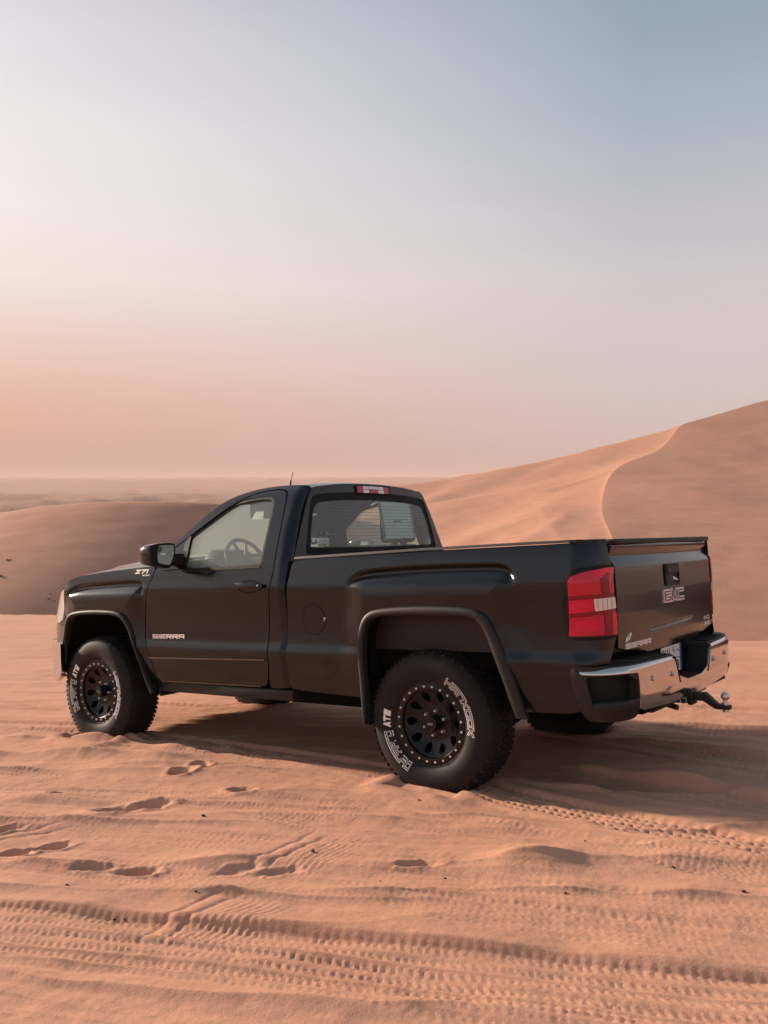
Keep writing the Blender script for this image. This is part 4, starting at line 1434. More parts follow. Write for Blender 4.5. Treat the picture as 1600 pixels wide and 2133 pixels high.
rwf = panel('rear_window_frame', offset_poly(RF, .008), back_map, SEAL, truck, holes=[RW], step=.05, thick=.012, sgn=-1, off=-.005, bstep=.02)
rg = panel('rear_window', offset_poly(RW, .01), back_map, GLASSB, truck, step=.06, thick=.003, sgn=-1, off=-.008)


def BKH(u, v, h):
    x, y, z = back_map(np.array(u), np.array(v))
    return float(x) - h, u, v


for k in range(12):
    z = 1.455 + .0235 * k
    y0 = float(np.interp(z, [1.43, 1.68, 1.74], [.695, .63, .52]))
    P2, T2 = union_tris([[(a, z - .0012) for a in np.linspace(-y0, y0, 12)] + [(a, z + .0012) for a in np.linspace(y0, -y0, 12)]])
    raised('defroster_wire', P2, T2, BKH, INK, rg, -.014, -.0125)
pp = chaikin([(-.085, 1.745), (-.465, 1.749), (-.512, 1.500), (-.50, 1.482), (-.098, 1.470)], 0)
P2, T2 = union_tris([pp])
sheet = raised('paper_sheet', P2, T2, BKH, PAPER, truck, -.020, -.018, label='pale blank sheet taped behind the rear window')
for y0, y1 in ((-.065, -.10), (-.462, -.49)):
    P2, T2 = union_tris([[(y0, 1.752), (y1, 1.752), (y1 - .02, 1.475), (y0 - .02, 1.475)]])
    raised('tape_strip', P2, T2, BKH, GREYINK, sheet, -.0175, -.0165)
P2, T2 = text2d('FOR EXPORT', 1)
P2 = fit2d(P2, 0, 1, 0, 1)
P2 = np.stack([-.235 - P2[:, 0] * .10, 1.600 + P2[:, 1] * .012], 1)
raised('sheet_lettering', P2, T2, BKH, INK, sheet, -.0178, -.0165)
for word, y0, y1, z0, z1, off, m_ in (('METHOD', .655, .535, 1.464, 1.490, .03, WHITE), ('RACE WHEELS', .655, .535, 1.450, 1.460, .02, WHITE), ('Thorium', .63, .47, 1.507, 1.530, 0, GREYINK)):
    if word == 'Thorium':
        P2, T2 = union_tris([[(.64, 1.512), (.60, 1.530), (.585, 1.524), (.605, 1.516), (.57, 1.508)], [(.575, 1.508), (.56, 1.53), (.545, 1.53), (.535, 1.516), (.47, 1.516), (.47, 1.524), (.455, 1.524), (.455, 1.506)]])
    else:
        P2, T2 = text2d(word, 1, offset=off)
        P2 = fit2d(P2, 0, 1, 0, 1)
        P2 = np.stack([y0 - P2[:, 0] * (y0 - y1), z0 + P2[:, 1] * (z1 - z0)], 1)
    raised('window_sticker', P2, T2, BKH, m_, rg, -.003, -.0015)
P2, T2 = union_tris([[(.70, 1.490), (.662, 1.490), (.678, 1.464), (.70, 1.464)]])
raised('window_sticker', P2, T2, BKH, WHITE, rg, -.003, -.0015)

# high brake light


def CHM(u, v, h):
    x, y, z = back_map(np.array(u), np.array(v))
    return float(x) - h, u, v


P2, T2 = union_tris([rrect(-.205, .205, 1.798, 1.861, .012)])
ch = raised('high_brake_light', P2, T2, CHM, SEAL, truck, -.02, .006)
for y0, y1, z0, z1, m_ in ((.185, .125, 1.806, 1.853, RED), (.121, .055, 1.832, 1.854, CLEAR), (.121, .055, 1.806, 1.829, CLEAR), (.051, -.051, 1.834, 1.855, CLEAR), (.051, -.051, 1.806, 1.831, RED), (-.055, -.121, 1.832, 1.854, CLEAR), (-.055, -.121, 1.806, 1.829, CLEAR), (-.125, -.185, 1.806, 1.853, RED)):
    P2, T2 = union_tris([rrect(min(y0, y1), max(y0, y1), z0, z1, .004, 3)])
    raised('brake_lamp_lens', P2, T2, CHM, m_, ch, 0, .010)

# windscreen
rows_ = []
for s in np.linspace(0, 1, 20):
    x = 1.775 + (2.36 - 1.775) * s
    z = 1.812 + (1.372 - 1.812) * s + .035 * math.sin(s * math.pi)
    w0 = .685 + (.885 - .685) * s
    rows_.append(np.stack([x + (.03 + .13 * s) * (1 - ty ** 2), ty * w0, np.full(ty.shape, z)], 1))
link('windscreen', grid_mesh('windscreen', np.stack(rows_, 0)), GLASS, truck)

# headliner, pillars inside
hl_ = roofP.copy()
hl_[..., 2] -= .035
hl_[..., 1] *= .97
link('headliner', grid_mesh('headliner', hl_, flip=True), HEADLINER, truck)

# interior ---------------------------------------------------------------
st = MB()
st.box(1.22, 1.75, -.70, .70, .86, 1.0)
v = [Vector(q) for q in ((1.20, -.70, .95), (1.20, .70, .95), (1.36, -.70, .95), (1.36, .70, .95), (1.10, -.66, 1.43), (1.10, .66, 1.43), (1.20, -.66, 1.44), (1.20, .66, 1.44))]
st.add(v, [[0, 1, 3, 2], [4, 6, 7, 5], [0, 4, 5, 1], [2, 3, 7, 6], [0, 2, 6, 4], [1, 5, 7, 3]])
seat = st.build('bench_seat', CLOTH, truck, bevel=.04, segs=3)
for y in (-.42, .42):
    hr = MB()
    hr.box(1.10, 1.21, y - .17, y + .17, 1.45, 1.645)
    hr.tube([(1.15, y - .06, 1.42), (1.15, y - .06, 1.50)], .007, 6)
    hr.tube([(1.15, y + .06, 1.42), (1.15, y + .06, 1.50)], .007, 6)
    hr.build('headrest', CLOTH, seat, bevel=.03, segs=3)
da = MB()
prof_d = [(2.50, 1.36), (2.25, 1.385), (2.10, 1.375), (2.02, 1.33), (2.0, 1.15), (2.08, .95), (2.5, .9)]
n = len(prof_d)
da.add([(x, -.86, z) for x, z in prof_d] + [(x, .86, z) for x, z in prof_d], [list(range(n)), list(range(n, 2 * n))[::-1]] + [[i, (i + 1) % n, n + (i + 1) % n, n + i] for i in range(n)])
dash = da.build('dashboard', DASH, truck, bevel=.015)
hd_ = MB()
hd_.add([(2.20, .20, 1.38), (2.20, .62, 1.38), (2.06, .62, 1.38), (2.06, .20, 1.38), (2.16, .25, 1.455), (2.16, .57, 1.455), (2.05, .55, 1.44), (2.05, .27, 1.44)], [[0, 1, 2, 3], [4, 7, 6, 5], [0, 4, 5, 1], [1, 5, 6, 2], [2, 6, 7, 3], [3, 7, 4, 0]])
hd_.build('instrument_hood', DASH, dash, bevel=.02)
cenS, axS = Vector((1.93, .42, 1.345)), Vector((-.90, 0, .44)).normalized()
bS = Vector((0, 1, 0))
cS = axS.cross(bS)
sw = MB()
ringp = [cenS + (bS * math.cos(a) + cS * math.sin(a)) * .19 for a in np.linspace(0, 2 * math.pi, 41)]
sw.tube(ringp, .015, 8, caps=False)
for a in (0.15, math.pi - .15, -math.pi / 2 - .35, -math.pi / 2 + .35):
    sw.tube([cenS + axS * -.01, cenS + (bS * math.cos(a) + cS * math.sin(a)) * .185], .013, 6)
sw.tube([cenS + axS * .012, cenS - axS * .03], .065, 16)
sw.tube([cenS, cenS - axS * .25], .03, 8)
sw.build('steering_wheel', DASH, truck)
for y in (-.36, .36):
    sv = MB()
    sv.box(1.70, 1.715, y - .23, y + .23, 1.66, 1.80)
    sv.build('sun_visor', HEADLINER, truck, bevel=.005)
vz = MB()
vz.box(1.62, 1.80, -.12, .12, 1.70, 1.765)
vz.build('rear_view_mirror', SEAL, truck, bevel=.015)
cf = MB()
cf.box(1.06, 2.45, -.86, .86, .52, .56)
cf.box(2.40, 2.46, -.88, .88, .52, 1.33)
cf.build('cab_floor', BLACK, truck, smooth=False)
# card hanging inside the driver's window
P2, T2 = union_tris([[(1.415, 1.700), (1.395, 1.644), (1.505, 1.648), (1.488, 1.702)]])
mpG = surf_h(1)
card = raised('window_card', P2, T2, mpG, PAPER, truck, -.030, -.028, label='small white card in the driver window')
P2, T2 = union_tris([[(1.425, 1.692), (1.425, 1.689), (1.475, 1.690), (1.475, 1.693)], [(1.41, 1.664), (1.41, 1.660), (1.445, 1.661), (1.445, 1.665)]])
raised('card_print', P2, T2, mpG, GREYINK, card, -.029, -.0268)

# tailgate ------------------------------------------------------------------
TG = [(.758, 1.372), (.768, 1.34), (.770, 1.30), (.765, 1.275), (.767, 1.0), (.767, .775), (-.767, .775), (-.767, 1.0), (-.765, 1.275), (-.770, 1.30), (-.768, 1.34), (-.758, 1.372)]
tgx = np.array([(u, .905 - .012 * float(sstep(-.4, .4, u)) + q) for u in np.arange(-.38, .44, .011) for q in (-.015, -.009, -.0055, -.0025, 0, .0025, .0055, .009, .015)])
tg_ = panel('tailgate', TG, tailgate_map, PAINT, truck, extra=tgx, step=.0135, thick=.05, sgn=-1, bstep=.012, smooth=1)
TH = surf_h(1, tailgate_map)
bz = rrect(-.114, .114, 1.114, 1.240, .022)
bi = rrect(-.098, .098, 1.126, 1.230, .014)
P2, T2 = union_tris([bz], [bi])
bezel = raised('handle_bezel', P2, T2, TH, TRIM, tg_, -.002, .009)
P2, T2 = union_tris([bi])
raised('handle_recess', P2, T2, TH, SEAL, tg_, -.001, .001)
P2, T2 = union_tris([rrect(-.097, .097, 1.186, 1.228, .012)])
raised('tailgate_handle', P2, T2, TH, TRIM, tg_, .002, .013)
P2, T2 = union_tris([rrect(.005, .097, 1.128, 1.182, .006)])
raised('lock_plate', P2, T2, TH, TRIM, tg_, .001, .010)
P2, T2 = union_tris([[(-.012, 1.148), (-.095, 1.138), (-.095, 1.146), (-.014, 1.166)]])
raised('handle_catch', P2, T2, TH, STEEL, tg_, .001, .004)
# three-letter emblem, red faces in bright borders
GM = []
(Pa, Ta), polys = stroke_letters('GMC', w=.34, gap=.03, aspect=1.45)
(Pb, Tb), _ = stroke_letters('GMC', w=.16, gap=.03 + .0, aspect=1.45)
Pn = lambda P_: np.stack([.165 - (P_[:, 0] / 4.41) * .33, 1.022 + P_[:, 1] * .074], 1)
raised('tailgate_emblem', Pn(Pa), Ta, TH, BADGE, tg_, -.001, .010)


def inset(polys_, k):
    out = []
    for p in polys_:
        p = np.array(p)
        d1 = p[1] - p[0]
        d1 = d1 / np.linalg.norm(d1)
        d2 = p[3] - p[0]
        w_ = np.linalg.norm(d2)
        d2 = d2 / w_
        out.append([tuple(p[0] + d1 * k + d2 * k), tuple(p[1] - d1 * k + d2 * k), tuple(p[2] - d1 * k - d2 * k), tuple(p[3] + d1 * k - d2 * k)])
    return out


Pi, Ti = union_tris(inset(polys, .118))
raised('emblem_face', Pn(Pi), Ti, TH, REDEMB, tg_, .009, .0125)
(P2, T2), _ = stroke_letters('SIERRA', w=.26, gap=.20, aspect=1.35, slant=.12)
P2 = fit2d(P2, 0, 1, 0, 1)
raised('tailgate_badge', np.stack([.690 - P2[:, 0] * .325, .815 + P2[:, 1] * .031], 1), T2, TH, BADGE, tg_, -.001, .007)
mt = [[(.690, .852), (.685, .872), (.665, .884), (.652, .896), (.650, .886), (.662, .876), (.672, .862)], [(.672, .853), (.660, .868), (.640, .880), (.632, .902), (.622, .896), (.612, .882), (.625, .884), (.634, .872), (.650, .862)]]
P2, T2 = union_tris(mt)
raised('mountain_badge', P2, T2, TH, BADGE, tg_, -.001, .004)
P2, T2 = union_tris([rrect(-.575, -.690, .866, .894, .0)[:0] or [(-.575, .866), (-.575, .892), (-.605, .890), (-.660, .890), (-.690, .896), (-.690, .870), (-.680, .868), (-.640, .868), (-.605, .876)]], [[(-.590, .874), (-.590, .884), (-.680, .886), (-.680, .876), (-.64, .876), (-.60, .882)]])
raised('trim_badge', P2, T2, TH, STEEL, tg_, -.001, .005)
(P2, T2), _ = stroke_letters('SLE', w=.27, gap=.16, aspect=1.15)
P2 = fit2d(P2, 0, 1, 0, 1)
raised('trim_badge', np.stack([-.585 - P2[:, 0] * .10, .838 + P2[:, 1] * .018], 1), T2, TH, BADGE, tg_, -.001, .005)
tc_ = MB()
tc_.box(-1.070, -1.0, -.757, .757, 1.364, 1.390)
tc_.build('tailgate_cap', TRIM, tg_, bevel=.005)

# bed box inside ------------------------------------------------------------
bb = MB()
bb.box(-1.0, .98, -.78, .78, .80, .83)
bb.box(.95, .985, -.88, .88, .55, 1.345)
bb.box(-1.0, .96, .80, .86, .80, 1.355)
bb.box(-1.0, .96, -.86, -.80, .80, 1.355)
bb.box(-1.01, -.985, -.75, .75, .80, 1.36)
bb.build('bed_box', TRIM, truck, smooth=False)

# rear bumper ------------------------------------------------------------
bp_ = np.array([(-.80, 1.0), (-.88, 1.004), (-.96, .996), (-1.035, .970), (-1.095, .915), (-1.140, .83), (-1.165, .72), (-1.180, .45), (-1.186, .2), (-1.187, 0)])
bp_ = np.vstack([bp_, [(x, -y) for x, y in bp_[::-1][1:]]])
bpl = resample(chaikin(bp_, 3, False), n=241)
bs = np.r_[0, np.cumsum(np.linalg.norm(np.diff(bpl, axis=0), axis=1))]
bs = bs[-1] / 2 - bs                    # positive on the driver's side, 0 in the middle
BX = np.interp(np.linspace(-bs[0], bs[0], 400), bs[::-1], bpl[::-1, 0])
BY = np.interp(np.linspace(-bs[0], bs[0], 400), bs[::-1], bpl[::-1, 1])
BXs = np.convolve(np.pad(BX, 8, 'edge'), np.ones(17) / 17, 'valid')
BYs = BY
SS = np.linspace(-bs[0], bs[0], 400)


def bump_map(o=0):
    dx, dy = np.gradient(BXs, SS), np.gradient(BYs, SS)

    def f(u, v):
        tx, ty_ = np.interp(u, SS, dx), np.interp(u, SS, dy)
        zo = np.interp(v, [.44, .50, .54, .60, .70, .728, .740, .748, .756], [.055, .028, .010, .002, 0, .001, .005, .012, .022])
        return np.interp(u, SS, BXs) + ty_ * (zo - o), np.interp(u, SS, BYs) - tx * (zo - o), v
    return f


def bsm(s):
    return [(a, b) for a, b in s]


def s_of_y(y):
    return float(np.interp(y, BYs, SS))


s75, s80 = s_of_y(.735), s_of_y(.76)
sEnd = float(np.interp(-.965, BXs[300:][::-1] * 1.0, SS[300:][::-1]))if False else None
# arclength on the driver's side where the plan reaches x = -.95
jj = [i for i in range(200, 400) if BXs[i] > -.955]
sC = SS[jj[0]]
jj = [i for i in range(200, 400) if BXs[i] > -.900]
sP = SS[jj[0]]
half = [(.235, .598), (.305, .735), (.315, .746), (.5, .748), (s75, .750), (sC, .750), (sC + .012, .742), (sC + .010, .722), (sC - .02, .718), (s80 + .02, .716), (s80 - .004, .700), (s80 - .012, .56), (s80 - .02, .515), (.45, .500), (.30, .492)]
CHR = half + [(0, .492)] + [(-a, b) for a, b in half[::-1]]
bum = panel('rear_bumper', CHR, bump_map(), CHROME, truck, step=.025, thick=.012, sgn=-1, bstep=.012, smooth=1)
for sd_ in (1, -1):
    q = [(s75 - .02, .754), (sP, .754), (sP + .015, .735), (sP - .012, .60), (sP - .05, .50), (sP - .09, .482), (s80 + .06, .474), (s80 - .02, .480), (s80 - .03, .505)]
    hol = [(s80 + .004, .708), (sC - .03, .712), (sC - .015, .69), (sC - .05, .56), (sC - .07, .545), (s80 + .01, .545), (s80, .56)]
    if sd_ < 0:
        q = [(-a, b) for a, b in q]
        hol = [(-a, b) for a, b in hol]
    corner = panel('bumper_corner', q, bump_map(-.006), TRIM, bum, holes=[hol], step=.025, thick=.06, sgn=-1, bstep=.012, smooth=1)
    panel('step_pocket', offset_poly(hol, .07), bump_map(-.065), SEAL, bum, step=.03, thick=.005, sgn=-1, smooth=0)
    # foot step inside the pocket
    sa_ = np.linspace(s80 + .0, sC - .055, 24)
    rows_ = []
    for o_, z in ((.064, .585), (.012, .583), (-.004, .578), (-.006, .566), (-.002, .520), (.02, .50)):
        x_, y_, z_ = bump_map(-o_)(sa_, np.full(24, z))
        rows_.append(np.stack([x_, sd_ * y_, z_], 1))
    link('corner_step', grid_mesh('corner_step', np.stack(rows_, 1), flip=sd_ > 0), TRIM, bum)
    # top pad with ribs
    edge = [(float(np.interp(s, SS, BXs)) + .018, float(np.interp(s, SS, BYs))) for s in np.linspace(.31, sC + .02, 30)]
    pad = edge + [(-.90, .975), (-.93, .80), (-1.03, .77), (-1.035, .30)]
    pad = [(x, sd_ * y) for x, y in pad]
    P2, T2 = union_tris([pad])
    tp = raised('bumper_top_pad', P2, T2, lambda u, v, h: (u, v, h), TRIM, bum, .736, .757)
    for k in range(11):
        y0 = .365 + .037 * k
        xo = float(np.interp(y0 + .03, BYs, BXs))
        rb = MB()
        v = [(xo + .030, sd_ * (y0 - .006), .757), (xo + .030, sd_ * (y0 + .008), .757), (-1.052, sd_ * (y0 + .030), .757), (-1.052, sd_ * (y0 + .016), .757)]
        v = v + [(x, y, .7645) for x, y, z in v]
        rb.add(v, [[0, 1, 2, 3], [4, 7, 6, 5], [0, 4, 5, 1], [1, 5, 6, 2], [2, 6, 7, 3], [3, 7, 4, 0]])
        rb.build('tread_rib', TRIM, bum, bevel=.002, segs=1)
    for yy, zz in ((.615, .664), (.355, .655)):
        s_ = s_of_y(yy)
        x_, y_, z_ = [float(a) for a in bump_map(.001)(np.array(s_), np.array(zz))]
        bo = MB()
        bo.tube([(x_, sd_ * y_, zz), (x_ - .007, sd_ * y_, zz)], .014, 14)
        bo.tube([(x_ - .006, sd_ * y_, zz), (x_ - .010, sd_ * y_, zz)], .009, 6)
        bo.build('bumper_bolt', STEEL, bum, sharp=30)
    wl_ = MB()
    wl_.add([(-1.05, sd_ * .245, .595), (-1.187, sd_ * .240, .595), (-1.187, sd_ * .312, .745), (-1.05, sd_ * .312, .745)], [[0, 1, 2, 3]])
    wl_.build('notch_wall', TRIM, bum, smooth=False)
nb = MB()
nb.box(-1.20 + .02, -1.04, -.245, .245, .575, .592)
notch = nb.build('notch_step', TRIM, bum, bevel=.004)
for k in range(15):
    y = -.21 + .03 * k
    rb = MB()
    rb.box(-1.172, -1.075, y - .006, y + .006, .590, .599)
    rb.build('tread_rib', TRIM, bum, bevel=.002, segs=1)
bk = MB()
bk.box(-1.045, -1.03, -.32, .32, .56, .765)
bk.box(-1.14, -1.0, -.70, .70, .49, .56)
bk.box(-1.04, -.98, -.80, .80, .56, .77)
bk.build('bumper_core', BLACK, bum, smooth=False)
P2, T2 = union_tris([rrect(-.165, .165, .612, .767, .012)])
PLM = lambda u, v, h: (-1.056 - h, u, v)
pl_ = raised('licence_plate', P2, T2, PLM, PLATE, truck, -.004, 0)
for p in ([(-.163, .614), (-.135, .614), (-.135, .765), (-.163, .765)],):
    P2, T2 = union_tris([p])
    raised('plate_band', P2, T2, PLM, BLUE, pl_, -.001, .0012)
marks = [[(-.133, .688), (-.133, .692), (.16, .692), (.16, .688)], [(.02, .615), (.02, .69), (.023, .69), (.023, .615)]]
for x in (.145, .122, .098):
    marks.append([(x, .702), (x + .010, .702), (x + .010, .752), (x, .752)])
marks += [[(.075, .752), (.065, .752), (.045, .702), (.053, .702)], [(.053, .702), (.045, .702), (.028, .752), (.037, .752)], [(-.02, .704), (.012, .704), (.012, .712), (-.02, .712)], [(-.03, .728), (-.055, .728), (-.055, .736), (-.03, .736)], [(-.09, .728), (-.12, .728), (-.12, .736), (-.09, .736)], [(-.02, .735), (-.03, .735), (-.03, .755), (-.02, .755)]]
P2, T2 = union_tris(marks)
raised('plate_lettering', P2, T2, PLM, INK, pl_, -.001, .0010)
P2, T2 = text2d('38', 1, offset=.02)
P2 = fit2d(P2, 0, 1, 0, 1)
raised('plate_lettering', np.stack([-.02 - P2[:, 0] * .09, .625 + P2[:, 1] * .052], 1), T2, PLM, INK, pl_, -.001, .0010)

# tow hitch ---------------------------------------------------------------
hi = MB()
hi.box(-1.16, -.80, -.035, .035, .445, .515)
hi.box(-1.175, -1.145, -.042, .042, .438, .522)
hi.box(-1.10, -.95, -.45, .45, .455, .51)
hitch = hi.build('hitch_receiver', TRIM, truck, bevel=.005)
bmnt = MB()
side_ = [(-1.10, .505), (-1.24, .508), (-1.305, .448), (-1.372, .444), (-1.372, .420), (-1.295, .420), (-1.225, .462), (-1.10, .458)]
n = len(side_)
bmnt.add([(x, -.025, z) for x, z in side_] + [(x, .025, z) for x, z in side_], [list(range(n)), list(range(n, 2 * n))[::-1]] + [[i, (i + 1) % n, n + (i + 1) % n, n + i] for i in range(n)])
bmnt.build('ball_mount', TRIM, hitch, bevel=.004)
ba = MB()
ba.tube([(-1.345, 0, .405), (-1.345, 0, .420)], .019, 6)
ba.tube([(-1.345, 0, .444), (-1.345, 0, .458)], .023, 6)
ba.tube([(-1.345, 0, .458), (-1.345, 0, .475)], .013, 12)
rr2 = []
for a in np.linspace(-70, 90, 15):
    rr2.append(((-1.345, 0, .492 + .0245 * math.sin(R(a))), max(.0245 * math.cos(R(a)), .0005)))
ba.tube([p for p, r in rr2], [r for p, r in rr2], 18)
ba.build('tow_ball', STEEL, hitch)
pn = MB()
pn.tube([(-1.135, .075, .482), (-1.135, -.07, .482)], .008, 8)
pn.tube([(-1.135 + .018 * math.cos(a), .078, .470 + .018 * math.sin(a)) for a in np.linspace(0, 6.28, 17)], .0025, 6, caps=False)
pn.build('hitch_pin', STEEL, hitch)
ex = MB()
ex.tube([(-.60, -.38, .50), (-.85, -.45, .48), (-.95, -.55, .45)], .035, 12)
ex.tube([(-1.05, .14, .455), (-1.13, .16, .44)], .016, 8)
ex.build('exhaust_pipe', DARKSTEEL, truck)

# underbody ----------------------------------------------------------------
ub = MB()
for s_ in (1, -1):
    ub.box(-1.02, 3.55, s_ * .46 - .05, s_ * .46 + .05, .48, .62)
ub.box(-.95, .98, -.80, .80, .70, .80)
ub.box(1.0, 3.4, -.45, .45, .52, .80)
chassis = ub.build('chassis_frame', BLACK, truck, bevel=.01, segs=1)
ax = MB()
ax.tube([(0, -.75, .40), (0, .75, .40)], .045, 12)
ax.tube([(0, -.02, .40), (0, .06, .40), (0, .10, .40), (0, .18, .40)], [.08, .15, .15, .07], 16)
ax.tube([(0, .08, .42), (2.3, .02, .50)], .045, 10)
ax.tube([(3.02, -.75, .42), (3.02, .75, .42)], .04, 10)
for s_ in (1, -1):
    ax.box(-.65, .75, s_ * .52 - .03, s_ * .52 + .03, .46, .50)
    ax.tube([(.0, s_ * .58, .40), (.1, s_ * .50, .75)], .03, 8)
ax.build('axles', BLACK, truck)
ft = MB()
ft.box(.55, 1.50, .08, .62, .385, .62)
ft.build('fuel_tank', BLACK, truck, bevel=.04)
tk = MB()
tk.box(1.75, 2.05, -.40, .40, .37, .55)
tk.build('skid_plate', BLACK, truck, bevel=.03)
for s_ in (1, -1):
    mf = MB()
    mf.box(.425, .440, *sorted((s_ * .80, s_ * .955)), .36, .56)
    mf.build('mud_flap', SEAL, truck, bevel=.004)
    mf = MB()
    mf.box(2.325, 2.345, *sorted((s_ * .80, s_ * .93)), .42, .54)
    mf.build('mud_flap', SEAL, truck, bevel=.004)

# front end --------------------------------------------------------------
fp_ = np.array([(3.385, .962), (3.46, .938), (3.55, .905), (3.66, .850), (3.76, .785), (3.86, .690), (3.93, .55), (3.965, .30), (3.975, 0)])
fp_ = np.vstack([fp_, [(x, -y) for x, y in fp_[::-1][1:]]])
fpl = resample(chaikin(fp_, 3, False), n=200)
fs = np.r_[0, np.cumsum(np.linalg.norm(np.diff(fpl, axis=0), axis=1))]
fs = fs[-1] / 2 - fs


def front_map(o=0):
    u0 = fs[::-1]
    dx, dy = np.gradient(fpl[::-1, 0], u0), np.gradient(fpl[::-1, 1], u0)

    def f(u, v):
        tx, ty_ = np.interp(u, u0, dx), np.interp(u, u0, dy)
        tl_ = np.interp(v, [.4, .9, 1.25], [.02, .02, -.05])
        return np.interp(u, u0, fpl[::-1, 0]) + ty_ * (o + tl_), np.interp(u, u0, fpl[::-1, 1]) - tx * (o + tl_), v
    return f


sF = float(fs[0])
panel('front_fascia', [(sF, .80), (sF - .03, 1.0), (sF - .09, 1.19), (sF - .3, 1.15), (0, 1.10), (-sF + .3, 1.15), (-sF + .09, 1.19), (-sF + .03, 1.0), (-sF, .80), (-sF, .62), (sF, .62)], front_map(), PAINT, truck, step=.05, thick=.02, sgn=1, smooth=0)
gr = panel('grille', [(.52, .80), (.55, 1.06), (0, 1.09), (-.55, 1.06), (-.52, .80)], front_map(.03), CHROME, truck, holes=[[(.46, .84), (.49, 1.02), (0, 1.05), (-.49, 1.02), (-.46, .84)]], step=.05, thick=.03, sgn=1, smooth=0)
panel('grille_mesh', [(.47, .83), (.50, 1.03), (0, 1.06), (-.50, 1.03), (-.47, .83)], front_map(.012), SEAL, gr, step=.06, thick=.01, sgn=1, smooth=0)
for sd_ in (1, -1):
    q = [(sF - .045, .93), (sF - .06, 1.06), (sF - .095, 1.18), (sF - .13, 1.20), (sF - .30, 1.175), (sF - .40, 1.12), (sF - .39, .94)]
    panel('headlight', [(sd_ * a, b) for a, b in q], front_map(.012), CLEAR, truck, step=.03, thick=.02, sgn=1, smooth=1)
fb = panel('front_bumper', [(sF + .02, .53), (sF + .03, .76), (sF - .02, .785), (0, .785), (-sF + .02, .785), (-sF - .03, .76), (-sF - .02, .53), (-sF + .2, .46), (0, .44), (sF - .2, .46)], lambda u, v: front_map(.035 + 0)(u, v), CHROME, truck, step=.05, thick=.04, sgn=1, smooth=1)
vb = MB()
vb.box(3.42, 3.92, -.60, .60, .46, .78)
vb.build('bumper_core', BLACK, truck, smooth=False)

# wheels --------------------------------------------------------------------
# local frame: outboard = +y, lip of the rim in the plane y = 0; seen from outside, right = -x


def lathe(name, pr, m, parent, n=96, sharp=35):
    a = np.linspace(0, 2 * math.pi, n, endpoint=False)
    pr = np.array(pr, float)
    Pg = np.stack([-pr[None, :, 0] * np.sin(a)[:, None], np.broadcast_to(pr[None, :, 1], (n, len(pr))), pr[None, :, 0] * np.cos(a)[:, None]], -1)
    me = grid_mesh(name, Pg, closed_u=True)
    bm = bmesh.new()
    bm.from_mesh(me)
    bmesh.ops.recalc_face_normals(bm, faces=bm.faces)
    bm.to_mesh(me)
    bm.free()
    me.set_sharp_from_angle(angle=R(sharp))
    return link(name, me, m, parent)


SWR = [.228, .240, .252, .268, .290, .315, .340, .360, .378, .392, .400]
SWY = [-.012, .004, .014, .022, .0265, .0275, .0245, .018, .008, -.006, -.020]


def sidewall(r):
    return float(np.interp(r, SWR, SWY))


